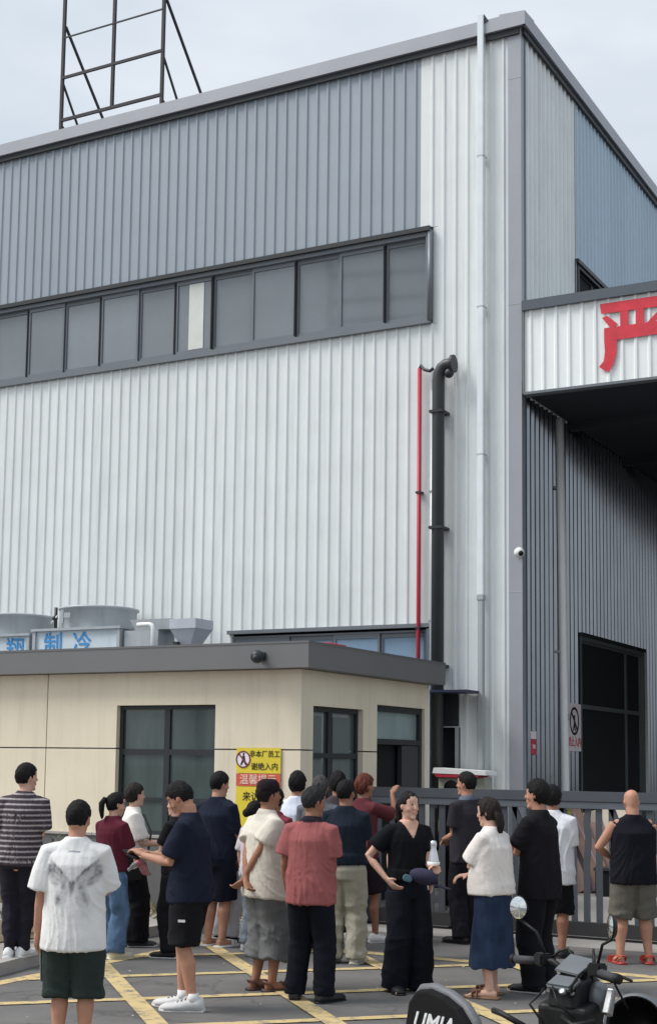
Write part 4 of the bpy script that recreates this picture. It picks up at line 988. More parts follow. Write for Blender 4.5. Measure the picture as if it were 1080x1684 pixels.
    if hair and hair.get('glasses'):
        gm = MB()
        for s in (-1, 1): gm.tube([P(s*.16+.10*math.cos(a), .44, .49+.07*math.sin(a)) for a in [k*.7 for k in range(10)]], .012*HH, 6); gm.tube([P(s*.27, .42, .50), P(s*.36, .0, .50)], .012*HH, 6)
        plain(gm.build('glasses', M_SHOE, root), srgb(20, 20, 22))
    root['_h'] = h; del root['_h']
    Fg.M = Matrix.Translation((x, y, z))@Matrix.Rotation(rz, 4, 'Z'); Fg.rz = rz
    return Fg
def hand_pt(F, i, along=0., normal=0., sidew=0.):
    p, hd, pn, sd = F.hands[i]; return F.M@(p+hd*along+pn*normal+sd*sidew)
def hand_rot(F, i):
    p, hd, pn, sd = F.hands[i]; R = F.M.to_3x3(); a = (R@sd).normalized(); b = (R@pn).normalized(); c = (R@hd).normalized()
    return Matrix((a, b, c)).transposed()
def stripes(q, nr, c):
    a = np.tile(c, (len(q), 1)); t = np.mod(q[:, 2]*1.72/.046+.02*np.sin(q[:, 0]*30), 1.); m = np.clip(1-np.abs(t-.5)/.19, 0, 1)[:, None]**.6
    m = m*(np.abs(nr[:, 2:3]) < .9); return a*(1-m)+np.array(srgb(186, 178, 180)[:3])*m
def butterfly(q, nr, c):
    a = np.tile(c, (len(q), 1)); x = q[:, 0]-.008; z = q[:, 2]; ax = np.abs(x)
    n = np.clip(snoise(q, (60, 60, 60), 11, 3)*.5+.5, 0, 1); n2 = np.clip(snoise(q, (150, 150, 150), 12, 2)*.5+.5, 0, 1)
    def ell(cx, cz, rx, rz_, an):
        dx = ax-cx; dz = z-cz; u = dx*math.cos(an)+dz*math.sin(an); v = -dx*math.sin(an)+dz*math.cos(an); return np.clip(1.1-((u/rx)**2+(v/rz_)**2), 0, 1)
    # the V of the upper wings' inner edge runs from the body up and outwards
    t = (ax-.010)/.078; zl = .690+.080*np.clip(t, 0, 1.1)**.8; dl = zl-z; on = (t > -.1) & (t < 1.08)
    vedge = np.exp(-((dl-.004)/.008)**2)*on
    upw = np.clip(ell(.058, .712, .060, .040, .78), 0, 1)**.6*(dl > -.004)
    tip = np.exp(-(((ax-.092)/.016)**2+((z-.735)/.030)**2))
    lww = ell(.040, .632, .028, .046, .25)**.7; body = np.exp(-((x/.011)**2+((z-.668)/.026)**2)**1.5)
    vein = np.clip(np.sin(np.arctan2(z-.665, ax+.001)*26+n*2), 0, 1)
    k = np.clip(vedge*.38*(.5+n)+upw*(.24+.34*vein*n+.42*n**2)+tip*.50*(.4+n2)+lww*(.20+.60*n*n)+body*.8, 0, .85)
    smear = np.clip(1-((ax-.045)/.045)**2-((z-.59)/.05)**2, 0, 1)*.16*n; k = np.clip(k+smear, 0, .85)
    k = k*(q[:, 1] < -.0)*(ax < .125); col = np.array(srgb(64, 62, 76)[:3])
    a = a*(1-k[:, None])+col*k[:, None]
    m = (np.abs(x) < .022) & (np.abs(z-.802) < .004) & (q[:, 1] < 0); a[m] = np.array(srgb(150, 156, 160)[:3])
    return a
def fleck(col, amt=.25, f=30, seed=5):
    def g(q, nr, c=None):
        base = np.array(col[:3]); n = snoise(q, (f, f, f*.5), seed, 3); return base*(1+amt*n[:, None])
    return g
WHT = srgb(222, 222, 222); BLK = srgb(20, 20, 25); NAVY = srgb(24, 30, 46)
hs = lambda st='short', c=srgb(20, 18, 20), **k: dict(style=st, color=c, **k)
p_striped = person('man in striped grey T-shirt and dark tapered trousers on the kerb pavement', -1.20, -9.55, 1.72, 8, z=.098,
    top=dict(color=srgb(66, 58, 64), fn=stripes, hem=.475, loose=.020, sleeve=.80, sw=.050, amp=.007), bottom=dict(color=srgb(34, 33, 42), w=(.064, .047, .030), hem=.035, amp=.010),
    shoes=dict(kind='sneaker', color=WHT, sole=WHT), hair=hs('short'), skin='light', arms=('downf', 'waist'), head=42, side=.06, stance=.030, step=.02, seed=11, detail=.8)
p_butter = person('man seen from behind in white T-shirt with a grey butterfly print and dark green shorts', 1.64, -12.32, 1.61, 4,
    top=dict(color=WHT, fn=butterfly, hem=.425, loose=.026, sleeve=.88, sw=.053, flare=.004, amp=.005), bottom=dict(kind='shorts', color=srgb(44, 54, 52), w=(.076, .070, .070), hem=.235, loose=.02, amp=.009),
    shoes=dict(kind='sneaker', color=WHT), hair=hs('crop'), skin='mid', arms=(((.155, .03, .475), (.2, -1, 0), (0, .15, -1)), ((.07, .20, .65), (.3, -.5, -1), (-.2, .9, .2))), head=12, headp=-8, seed=12, build=1.02, detail=.85)
p_maroon = person('woman in maroon T-shirt and blue jeans with a low ponytail', -.91, -8.57, 1.55, 38,
    top=dict(color=srgb(86, 30, 46), hem=.53, loose=.018, sleeve=.8, sw=.047), bottom=dict(color=srgb(86, 110, 140), fn=fleck(srgb(86, 110, 140), .3), w=(.064, .056, .056), hem=.04, amp=.009),
    shoes=dict(kind='sneaker', color=srgb(214, 208, 186), sole=srgb(220, 214, 196)), hair=hs('pony'), skin='light', arms=('cup', 'cup'), head=25, headp=-10, female=True, seed=13)
p_strap = person('person in white shirt and wide black trousers with a dark strap across the shoulder', -1.29, -7.73, 1.62, 75,
    top=dict(color=srgb(224, 220, 214), hem=.53, loose=.020, sleeve=.85, sw=.05), bottom=dict(color=BLK, w=(.070, .070, .078), hem=.035, loose=.02, amp=.009),
    shoes=dict(kind='sneaker', color=srgb(60, 60, 66), sole=WHT, lace=WHT), hair=hs('full', srgb(40, 34, 32)), skin='light', arms=('cup', 'cup'), head=-10, female=True, seed=14, step=.03)
p_blackb = person('woman dressed all in black with black and white sneakers holding a drink bottle', -.44, -8.17, 1.55, -65,
    top=dict(color=BLK, hem=.50, loose=.016, sleeve=.7), bottom=dict(color=BLK, w=(.064, .056, .056), hem=.04), shoes=dict(kind='sneaker', color=BLK, sole=WHT), hair=hs('full'),
    skin='light', arms=('phonelow', 'phonelow'), head=0, female=True, seed=15)
p_navy = person('man in navy T-shirt, black shorts and chunky white sneakers looking at his phone', 1.26, -10.45, 1.72, -78,
    top=dict(color=NAVY, hem=.47, loose=.022, sleeve=.80, sw=.048, amp=.010), bottom=dict(kind='shorts', color=srgb(22, 22, 26), w=(.072, .068, .070), hem=.285, loose=.016, amp=.007),
    shoes=dict(kind='sneaker', color=srgb(196, 196, 196), sole=srgb(206, 204, 200), size=1.08, sock=WHT, lace=srgb(110, 110, 114)), hair=hs('short', vol=1.1), skin='mid', arms=('phone', 'phone'), headp=-34, lean=.03, seed=16, build=1.05, step=.035, stance=.04)
p_navy2 = person('heavyset man in navy T-shirt and navy shorts with white sandals near the guardhouse window', -.53, -7.33, 1.75, 35,
    top=dict(color=NAVY, hem=.50, loose=.02, sleeve=.85, sw=.05), bottom=dict(kind='shorts', color=srgb(24, 28, 42), w=(.074, .068, .068), hem=.27, loose=.02), shoes=dict(kind='slipper', color=WHT, sole=WHT),
    hair=hs('short'), skin='mid', arms=('waist', 'waist'), head=18, headp=-6, build=1.12, seed=17)
p_whitep = person('short person in pale trousers and black shoes hidden behind the man with the phone', -.62, -7.02, 1.45, 40,
    top=dict(color=srgb(40, 40, 48), hem=.5), bottom=dict(color=srgb(206, 206, 212), w=(.064, .058, .062), hem=.05), shoes=dict(kind='shoe', color=BLK), hair=hs('full'), skin='light', female=True, seed=18)
p_cream = person('man in cream polo shirt and baggy grey knee-length shorts, hands behind his back', 1.28, -9.38, 1.71, 58,
    top=dict(color=srgb(208, 202, 190), hem=.44, loose=.028, sleeve=.62, sw=.050, collar=srgb(196, 190, 178), amp=.008), bottom=dict(kind='shorts', color=srgb(104, 106, 106), fn=fleck(srgb(104, 106, 106), .10, 20), w=(.074, .072, .070), hem=.150, loose=.022, amp=.013),
    shoes=dict(kind='slipper', color=srgb(96, 66, 58), sole=srgb(70, 50, 46), heel=True), hair=hs('short', srgb(26, 18, 20), cap=srgb(34, 24, 30), visor=False), skin='tan', arms=('behind', 'behind'), head=8, belly=.022, seed=19, build=1.05, stance=.045, step=.02)
p_blouse = person('woman in pale blouse and grey-blue trousers just beyond the man in the cream polo', -.04, -7.42, 1.47, 55,
    top=dict(color=srgb(206, 200, 204), fn=fleck(srgb(200, 192, 198), .3, 60, 3), hem=.5, sleeve=.8), bottom=dict(color=srgb(112, 120, 132), fn=fleck(srgb(112, 120, 132), .25, 50), w=(.064, .058, .056), hem=.05), shoes=dict(kind='sneaker', color=srgb(150, 150, 156)), hair=hs('bun'), skin='light', female=True, seed=20)
p_whitetr = person('person in dark red top and white trousers between the cream polo and the red polo', .16, -7.35, 1.60, 30,
    top=dict(color=srgb(120, 52, 66), hem=.5, sleeve=.8), bottom=dict(color=srgb(206, 204, 200), w=(.062, .056, .054), hem=.04), shoes=dict(kind='shoe', color=BLK), hair=hs('full'), skin='tan', female=True, arms=('waist', 'waist'), seed=21)
p_whiteblue = person('tall person in pale blue-white shirt whose dark head shows beside the red polo man', .05, -6.72, 1.76, 20,
    top=dict(color=srgb(214, 222, 236), hem=.47, loose=.02), bottom=dict(color=srgb(60, 62, 72)), shoes=dict(kind='shoe', color=BLK), hair=hs('full'), skin='mid', arms=('waist', 'waist'), seed=22)
p_greyh = person('man with greying hair standing in the crowd beyond the red polo shirt', .40, -6.86, 1.73, 15,
    top=dict(color=srgb(100, 104, 112)), bottom=dict(color=srgb(50, 50, 56)), shoes=dict(kind='shoe', color=BLK), hair=hs('grey', srgb(70, 68, 68)), skin='tan', arms=('waist', 'waist'), seed=23)
p_red = person('man in dusty red polo shirt and black trousers seen from behind', 1.85, -9.63, 1.67, 22,
    top=dict(color=srgb(150, 88, 88), hem=.455, loose=.024, sleeve=.72, sw=.050, collar=srgb(36, 28, 40), amp=.010), bottom=dict(color=srgb(18, 20, 30), w=(.066, .054, .048), hem=.03, amp=.006),
    shoes=dict(kind='shoe', color=srgb(24, 24, 28)), hair=hs('short', srgb(40, 40, 42), vol=.9), skin='tan', arms=('downf', 'waist'), head=38, headp=-6, seed=24, stance=.075, build=1.03, toe=22)
p_khaki = person('man in dark T-shirt tucked into wrinkled khaki trousers', 1.10, -7.63, 1.70, 15,
    top=dict(color=srgb(26, 34, 46), hem=.54, loose=.020, sleeve=.72, sw=.048), bottom=dict(color=srgb(156, 152, 138), w=(.074, .060, .056), hem=.03, loose=.02, amp=.014),
    shoes=dict(kind='sneaker', color=srgb(200, 194, 182), sole=srgb(210, 204, 190)), hair=hs('crop', vol=1.1), skin='tan', arms=('down', 'waist'), head=22, seed=25, stance=.07, build=1.08)
p_blackh = person('person with thick black hair close to the gate end post', .19, -6.08, 1.76, 10,
    top=dict(color=srgb(70, 60, 64)), bottom=dict(color=srgb(40, 40, 46)), shoes=dict(kind='shoe', color=BLK), hair=hs('full'), skin='tan', seed=26)
p_hat = person('brown-haired woman in dark red top with one arm raised towards the gate rail', .56, -6.20, 1.74, 50,
    top=dict(color=srgb(92, 44, 50), hem=.5, sleeve=.8), bottom=dict(kind='shorts', color=srgb(36, 26, 34), w=(.066, .062, .060), hem=.30), shoes=dict(kind='sneaker', color=WHT, sole=WHT),
    hair=hs('full', srgb(96, 52, 40)), skin='tan', arms=('waist', ((.05, .19, .885), (.5, .1, -1), (.1, .8, .4))), female=True, head=10, seed=27, step=.06)
p_vneck = person('woman in black V-neck top and wide black trousers facing us, one hand on her hip', 2.28, -8.75, 1.63, 160,
    top=dict(color=srgb(14, 16, 22), hem=.555, loose=.016, sleeve=.62, sw=.044, v=.765, amp=.006), bottom=dict(color=srgb(18, 20, 30), w=(.068, .064, .068), hem=.02, waist=.615, loose=.012, amp=.006),
    shoes=dict(kind='shoe', color=BLK), hair=hs('pony', srgb(24, 22, 24)), skin='light', arms=('cup', ((.125, .015, .565), (.9, -.8, 0), (-.6, .5, -.6))), female=True, head=-12, seed=28, stance=.07, build=1.03, detail=.8)
p_grey = person('woman in sleeveless grey top and grey trousers right beyond the black V-neck woman', 1.46, -6.98, 1.52, 150,
    top=dict(color=srgb(128, 132, 140), sleeve=.2, hem=.55), bottom=dict(color=srgb(88, 82, 86), w=(.062, .056, .06), hem=.03), shoes=dict(kind='shoe', color=srgb(60, 40, 34)), hair=hs('full'), skin='light', female=True, seed=29)
p_dark = person('man in charcoal T-shirt and black trousers standing against the gate bars', 1.50, -5.62, 1.78, -38,
    top=dict(color=srgb(48, 46, 52), hem=.47, loose=.02, sleeve=.7, collar=srgb(90, 96, 110)), bottom=dict(color=srgb(30, 28, 34), w=(.066, .056, .052)), shoes=dict(kind='shoe', color=BLK), hair=hs('crop', vol=1.2), skin='mid', arms=('waist', 'waist'), head=-22, seed=30)
p_denim = person('woman in loose white T-shirt and long denim skirt', 2.98, -8.63, 1.59, -55,
    top=dict(color=srgb(222, 216, 212), hem=.515, loose=.034, sleeve=.80, sw=.052, flare=-.004, amp=.008), bottom=dict(kind='skirt', color=srgb(36, 50, 74), fn=fleck(srgb(36, 50, 74), .22, 40), hem=.150, hemw=.148, loose=.014, waist=.60),
    shoes=dict(kind='slipper', color=srgb(120, 84, 64), sole=srgb(126, 96, 74)), hair=hs('long', srgb(40, 32, 32)), skin='light', arms=('crossed', 'waist'), female=True, head=-10, headp=-8, seed=31, stance=.075, step=.03, build=1.15, belly=.01)
p_black = person('man in long black T-shirt and black trousers with folded arms', 3.23, -8.19, 1.74, -52,
    top=dict(color=srgb(24, 22, 28), hem=.44, loose=.026, sleeve=.75, sw=.05, amp=.008), bottom=dict(color=srgb(18, 18, 24), w=(.068, .060, .054), hem=.03, loose=.016), shoes=dict(kind='sneaker', color=BLK, sole=srgb(190, 186, 180), lace=BLK),
    hair=hs('full', vol=.8), skin='mid', arms=('crossed', 'crossed2'), head=-8, seed=32, build=.97)
p_wlong = person('man in long white T-shirt and black shorts beyond the man with folded arms', 2.62, -6.13, 1.66, 25,
    top=dict(color=srgb(218, 220, 226), hem=.43, loose=.026, sleeve=.85, sw=.05, amp=.010), bottom=dict(kind='shorts', color=BLK, w=(.070, .066, .066), hem=.25), shoes=dict(kind='shoe', color=srgb(34, 30, 32)), hair=hs('full'), skin='tan', arms=('waist', 'waist'), seed=33, build=1.1)
p_bald = person('bald man in black tank top, grey-green shorts and red slippers at the gate', 3.43, -6.14, 1.64, -4,
    top=dict(color=srgb(20, 20, 30), hem=.46, loose=.026, sleeve=.0, amp=.008, name='tank_top'), bottom=dict(kind='shorts', color=srgb(98, 96, 88), w=(.080, .074, .072), hem=.265, loose=.02, amp=.010), shoes=dict(kind='slipper', color=srgb(190, 70, 56), sole=srgb(170, 60, 60), heel=True),
    hair=dict(style='bald', color=srgb(120, 96, 80)), skin='mid', arms=(((.10, .13, .60), (1, -.4, -.3), (0, .6, -.6)), 'waist'), head=-4, headp=-12, seed=34, build=1.15, stance=.085)
p_gate = person('person in dark clothes and white shoes standing on the far side of the gate', .12, -2.90, 1.62, 60,
    top=dict(color=srgb(34, 34, 40)), bottom=dict(color=srgb(26, 28, 36), w=(.062, .056, .054)), shoes=dict(kind='sneaker', color=WHT, sole=WHT), hair=hs('short'), skin='tan', arms=('waist', 'waist'), seed=35, z=.02)
# worn small parts
def patch(F, loc, size, m, name):
    o = B(-size[0]/2, size[0]/2, -size[1]/2, size[1]/2, -size[2]/2, size[2]/2).build(name, m, F.root); o.location = loc; return o
patch(p_navy, (-.118*1.72, -.0, .395*1.72), (.006, .055, .018), mat('white_print', srgb(206, 206, 210), .6), 'shorts_print')
# bracelet
w = p_denim.arm[0][2]; MB().tube([w+Vector((.038*math.cos(a), .012, .034*math.sin(a))) for a in [k*math.pi/5 for k in range(11)]], .007, 8).build('bracelet', M_WHITE, p_denim.root)
# shoulder strap
F = p_strap; MB().tube([Vector((.10, .09, .60))*1.62, Vector((.02, .115, .70))*1.62, Vector((-.05, .08, .80))*1.62, Vector((-.068, .0, .848))*1.62, Vector((-.05, -.085, .80))*1.62, Vector((.04, -.105, .68))*1.62, Vector((.11, -.05, .57))*1.62], .012, 6).build('strap', M_PIPE, F.root)
# ------------------------------------------------------------------ things held
def held(name, label, cat, F, i, along=0., normal=.03, sidew=0., group=None, rot=None):
    t = thing(name, label, cat); M = (hand_rot(F, i) if rot is None else rot).to_4x4(); M.translation = hand_pt(F, i, along, normal, sidew); t.matrix_world = M; t.location = M.translation; t.rotation_euler = M.to_euler()
    return t
t = held('mobile_phone', 'black phone held up by the man in navy T-shirt', 'phone', p_navy, 0, .02, .02)
B(-.037, .037, -.005, .004, -.075, .075, .004).build('case', M_BLACK, t); B(-.033, .033, .0045, .006, -.068, .068).build('screen', mat('phone_screen', srgb(60, 64, 72), .1), t)
t = held('folded_paper', 'white sheet of paper and pass in the hanging hand of the butterfly shirt man', 'paper', p_butter, 0, .0, .02)
MB().add([(-.10, .0, -.02), (.08, .006, -.03), (.09, .016, .19), (.0, .022, .20), (-.09, .010, .20), (-.10, .002, -.02), (.08, .008, -.03), (.09, .018, .19), (.0, .024, .20), (-.09, .012, .20)],
   [(0, 1, 2, 3, 4), (9, 8, 7, 6, 5), (0, 5, 6, 1), (1, 6, 7, 2), (2, 7, 8, 3), (3, 8, 9, 4), (4, 9, 5, 0)]).build('sheet', M_WHITE, t)
B(-.02, .06, -.012, -.006, -.06, .03).build('card', mat('cream_card', srgb(214, 212, 186), .5), t)
t = held('mobile_phone', 'dark phone low in the hand of the man in the striped T-shirt', 'phone', p_striped, 0, .03, .02)
B(-.037, .037, -.005, .004, -.075, .075, .004).build('case', M_BLACK, t); B(-.033, .033, .0045, .006, -.068, .068).build('screen', mat('phone_screen', None), t)
Rb = Matrix.Rotation(-.5, 3, 'Z')@Matrix.Rotation(1.0, 3, 'Y')
def bottle(t, body_m, L_=.21, r=.032):
    MB().lathe([(0, 0), (r*.9, 0), (r, .01), (r, L_*.62), (r*.8, L_*.75), (r*.42, L_*.86), (r*.42, L_*.90)], (0, 0, -L_*.4), 18).build('body', body_m, t)
    MB().lathe([(r*.48, L_*.90), (r*.48, L_), (0, L_)], (0, 0, -L_*.4), 14).build('cap', M_WHITE, t)
    MB().lathe([(r*1.015, L_*.2), (r*1.015, L_*.5)], (0, 0, -L_*.4), 18).build('label', mat('pink_label', srgb(206, 120, 132), .5), t)
M_CLEAR = mat('clear_plastic', srgb(206, 212, 214), .12, 0, trans=.6, var=.1)
axR = Vector((CX.x, CX.y, 0)).normalized()
rotb = Matrix((axR, Vector((0, 0, 1)).cross(axR), Vector((0, 0, 1)))).transposed()
t = held('drink_bottle', 'clear drink bottle held tilted by the woman dressed all in black', 'bottle', p_blackb, 0, .0, .02, rot=rotb@Matrix.Rotation(-2.2, 3, 'Y'))
bottle(t, M_CLEAR)
t = held('pink_package', 'crumpled pink package held under the tilted drink bottle', 'package', p_blackb, 1, .03, .05, rot=rotb@Matrix.Rotation(.9, 3, 'Y'))
mb = MB(); mb.ball((0, 0, 0), (.13, .03, .045), 12, 8); mb.v = [(v[0], v[1]+.008*math.sin(v[0]*70), v[2]+.012*math.sin(v[0]*50+1)) for v in mb.v]; mb.build('wrapper', mat('pink_wrapper', srgb(204, 140, 148), .3, var=.25, vscale=30, bump=.5), t)
t = held('navy_cap', 'dark navy cloth cap held in front of the black trousers', 'cap', p_vneck, 0, .05, .04, rot=rotb@Matrix.Rotation(.25, 3, 'Y'))
t.location = t.location-axR*.11+Vector((0, 0, -.01))
MB().ball((0, 0, 0), (.12, .085, .065), 16, 10).build('crown', mat('navy_cloth', srgb(38, 38, 62), .9, bump=.3), t)
MB().extr([(.08, -.09), (.20, -.07), (.24, 0), (.20, .07), (.08, .09)], 'z', -.045, -.035).build('peak', mat('navy_cloth', None), t)
B(-.16, -.09, -.06, .05, -.07, -.02, .01).build('lining', mat('teal_cloth', srgb(74, 104, 116), .8), t)
t = held('steel_flask', 'silver flask standing upright over the navy cap in her hands', 'flask', p_vneck, 0, .04, -.06, rot=rotb)
t.location = t.location-axR*.03
MB().lathe([(0, -.06), (.048, -.06), (.045, -.03), (.032, .03), (.022, .07), (.026, .10), (.024, .125), (0, .13)], (0, 0, .05), 18).build('body', mat('polished_silver', srgb(206, 208, 214), .25, .7), t)
MB().lathe([(.050, -.062), (.052, -.04), (.047, -.038)], (0, 0, .05), 18).build('base_ring', M_WHITE, t)
t = held('pink_pouch', 'small pink patterned pouch in the hand of the denim skirt woman', 'pouch', p_denim, 0, .02, .03, rot=rotb)
mb = MB(); mb.ball((0, 0, .02), (.06, .05, .08), 12, 8); mb.build('pouch_body', mat('pink_cloth', srgb(208, 160, 172), .8, var=.3, vscale=40), t)
t = thing('shoulder_bag', 'black shoulder bag hanging beside wide black trousers near the planting bed', 'bag')
q = p_strap.M@Vector((.175, -.03, .80)); t.location = q; t.rotation_euler = (0, 0, p_strap.rz)
B(-.045, .045, -.13, .13, -.16, .12, .03).build('bag_body', mat('black_nylon', srgb(16, 16, 20), .8, bump=.3), t); MB().obox((0, -.10, .12), (0, .10, .12), .03, .02).build('zip', M_PIPE, t)
# ------------------------------------------------------------------ boards and scrap leaning beyond the gate
rnd = random.Random(5)
bm_ = [mat('pinkish_board', srgb(196, 164, 154), .8, var=.12), mat('brown_board', srgb(156, 128, 116), .8, var=.15), mat('pale_board', srgb(226, 214, 196), .8, var=.1), mat('mauve_board', srgb(166, 146, 156), .8, var=.12)]
words_ = ['pinkish board', 'brown board', 'pale beige board', 'mauve grey board']
pos_ = ['nearest the hall corner', 'second in the pile', 'third in the pile', 'fourth in the pile', 'fifth in the pile', 'sixth in the pile', 'seventh in the pile', 'eighth in the pile', 'farthest from the corner']
for i in range(9):
    x = .48+.15*i; yb = .45+.12*(i % 3); k = (i*3) % 4
    t = thing('leaning_board', f'{words_[k]} leaning beyond the gate, {pos_[i]}', 'board', (x, yb, .02), 0, 'boards leaning beyond the gate')
    a = math.radians(22+rnd.uniform(-8, 12)); L_ = 1.15+rnd.uniform(-.15, .25); wv = .30+rnd.uniform(-.06, .10)
    p = Vector((.22, 0, .0)); q = p+Vector((-math.sin(a)*L_, .12, math.cos(a)*L_))
    MB().obox(p, q, .05, wv, (1, 0, .3)).build('plank', bm_[k], t)
    MB().obox(p.lerp(q, .1)+Vector((.03, -.035, 0)), p.lerp(q, .95)+Vector((.03, -.035, 0)), .02, .03, (1, 0, .3)).build('edge_batten', bm_[(k+2) % 4], t)
for (x, y, w, h, a, c, lb) in ((.46, .15, .12, .95, .12, (206, 200, 194), 'narrow white panel standing upright in front of the scrap pile'), (.20, .30, .16, .95, .02, (150, 150, 156), 'grey panel standing next to the hall corner behind the gate')):
    t = thing('upright_panel', lb, 'panel', (x, y, .02), 0); MB().obox((0, 0, .35), (-a, .05, .35+h), w, .03, (0, 1, 0)).build('sheet', mat('panel_%d' % c[0], srgb(*c), .7), t)
    B(-w/2-.02, w/2+.02, -.08, .10, 0, .35).build('block', bm_[1], t)
t = thing('black_crate', 'black open crate low among the leaning boards', 'crate', (1.25, .25, .02), .2)
B(-.22, .22, -.16, .16, 0, .36, .01).build('body', M_BLACK, t); B(-.24, .24, -.18, .18, .36, .40).build('rim', M_PIPE, t)
t = thing('green_sack', 'yellow-green sack on top of the leaning boards', 'sack', (.50, .55, .98), .2)
mb = MB(); mb.ball((0, 0, .09), (.10, .10, .13), 12, 8); mb.build('sack_body', mat('sack_cloth', srgb(140, 146, 84), .9, var=.2, vscale=12), t); mb = MB().tube([(0, 0, .2), (.01, 0, .26)], [.03, .05], 8).build('tied_neck', mat('sack_cloth', None), t)
B(-.12, .12, -.12, .12, -.98, -.02).build('stand', M_PIPE, t)

# ------------------------------------------------------------------ plants
M_LEAF = mat('strap_leaf', srgb(88, 108, 58), .6, var=.3, vscale=6); M_LEAF2 = mat('dry_leaf', srgb(124, 118, 84), .7, var=.3); M_STEM = mat('brown_stem', srgb(86, 70, 54), .8)
def tuft(x, y, z, n, h, label, m=M_LEAF, spread=.22):
    t = thing('grass_plant', label, 'plant', (x, y, z), 0)
    mbs = [MB(), MB()]
    for i in range(n):
        a = rnd.uniform(0, 6.28); r0 = rnd.uniform(0, .07); L_ = h*rnd.uniform(.6, 1.1); o = spread*rnd.uniform(.3, 1.2); w = rnd.uniform(.006, .012)
        dx, dy = math.cos(a), math.sin(a); px, py = -dy, dx; vs = []
        for k in range(5):
            s = k/4; cx = dx*(r0+o*s*s); cy = dy*(r0+o*s*s); cz = L_*(s-.28*s*s*s); ww = w*(1-s*.9)
            vs += [(cx-px*ww, cy-py*ww, cz), (cx+px*ww, cy+py*ww, cz)]
        mbs[i % 5 == 0].add(vs, [(2*k, 2*k+1, 2*k+3, 2*k+2) for k in range(4)], True)
    tag(mbs[0].build('leaves', m, t), kind='stuff'); tag(mbs[1].build('dry_leaves', M_LEAF2, t), kind='stuff')
    return t
tuft(-1.95, -8.75, .11, 120, .62, 'tall green strap-leaved plant behind the striped T-shirt man')
tuft(-2.25, -8.25, .11, 90, .55, 'green strap-leaved plant deeper in the planting bed')
tuft(-2.75, -8.9, .11, 90, .60, 'green strap-leaved plant farthest from the road on the bed')
def weed(x, y, z, h, label):
    t = thing('tall_weed', label, 'plant', (x, y, z)); st = MB(); lf = MB()
    for i in range(7):
        a = rnd.uniform(0, 6.28); tx, ty = .16*math.cos(a), .16*math.sin(a); pts = [(0, 0, 0), (tx*.3, ty*.3, h*.5), (tx, ty, h*rnd.uniform(.8, 1.05))]; st.tube(pts, [.006, .004, .002], 5)
        for k in range(16):
            s = rnd.uniform(.35, 1); c = Vector(pts[1]).lerp(Vector(pts[2]), max(0, s*2-1)) if s > .5 else Vector(pts[1])*s*2
            d = Vector((rnd.uniform(-1, 1), rnd.uniform(-1, 1), rnd.uniform(-.2, .8))).normalized()*.07; e = d.cross(Vector((0, 0, 1))).normalized()*.012
            lf.add([c, c+d*.5+e, c+d, c+d*.5-e], [(0, 1, 2, 3)])
    st.build('stem', M_STEM, t); tag(lf.build('leaves', mat('dusky_leaf', srgb(84, 84, 62), .7, var=.3), t), kind='stuff'); return t
weed(-2.75, -6.6, .1, .98, 'tall dusky weed rising in front of the dado of the guardhouse')
weed(-3.2, -6.7, .1, .90, 'second dusky weed farther along the guardhouse dado')
# low ground cover and litter by the wall
gc = MB()
for i in range(1500):
    x = rnd.uniform(-3.6, -.8); y = rnd.uniform(-5.95, -5.48) if rnd.random() < .7 else rnd.uniform(-6.3, -5.9); z = .10
    a = rnd.uniform(0, 6.28); w = .008; h = rnd.uniform(.02, .09)*(1.3 if y > -5.95 else .5); gc.add([(x-w*math.cos(a), y-w*math.sin(a), z), (x+w*math.cos(a), y+w*math.sin(a), z), (x+rnd.uniform(-.03, .03), y+rnd.uniform(-.03, .03), z+h)], [(0, 1, 2)])
tag(gc.build('weeds', M_LEAF2), 'thin dry weeds along the foot of the guardhouse', None, None, 'stuff')
gv = MB()
for i in range(420):
    x = rnd.uniform(-3.8, -.7); y = rnd.uniform(-6.5, -5.5); s = rnd.uniform(.008, .03); gv.ball((x, y, .112), (s, s*.8, s*.6), 5, 3)
tag(gv.build('gravel', mat('pebbles', srgb(160, 152, 138), .9, var=.3, vscale=3)), 'loose pebbles on the strip before the guardhouse', None, None, 'stuff')
lt = MB()
for i in range(26):
    x = rnd.uniform(-.3, 4.2); y = rnd.uniform(-11.4, -7.2); s = rnd.uniform(.008, .022); a = rnd.uniform(0, 3)
    lt.add([(x+s*math.cos(a+q), y+s*math.sin(a+q)*.7, .018+.006*(k % 2)) for k, q in enumerate((0, 1.4, 3, 4.6))], [(0, 1, 2, 3)])
tag(lt.build('litter', mat('pale_litter', srgb(196, 190, 182), .8)), 'tiny pale scraps scattered on the asphalt', None, None, 'stuff')

# ------------------------------------------------------------------ electric scooter in front
M_BPL = mat('black_plastic', srgb(15, 16, 18), .55, spec=.35, bump=.08, bscale=90, var=.12, vscale=5); M_BRUB = mat('rubber_grip', srgb(52, 54, 58), .7, bump=.3, bscale=200)
M_SEAT = mat('black_vinyl', srgb(12, 12, 14), .85, spec=.25, bump=.25, bscale=160, var=.1); M_GRYP = mat('dusty_grey_plastic', srgb(92, 97, 102), .5, var=.12, vscale=8); M_METAL = mat('scuffed_metal', srgb(150, 152, 154), .3, .8, var=.15, vscale=20)
fw = Vector((.22, .975, 0)).normalized(); SR = math.atan2(-fw.x, fw.y)
S = thing('electric_scooter', 'black electric scooter with two round mirrors and a lettered pillion backrest', 'scooter', (5.29, -13.45, 0), SR)
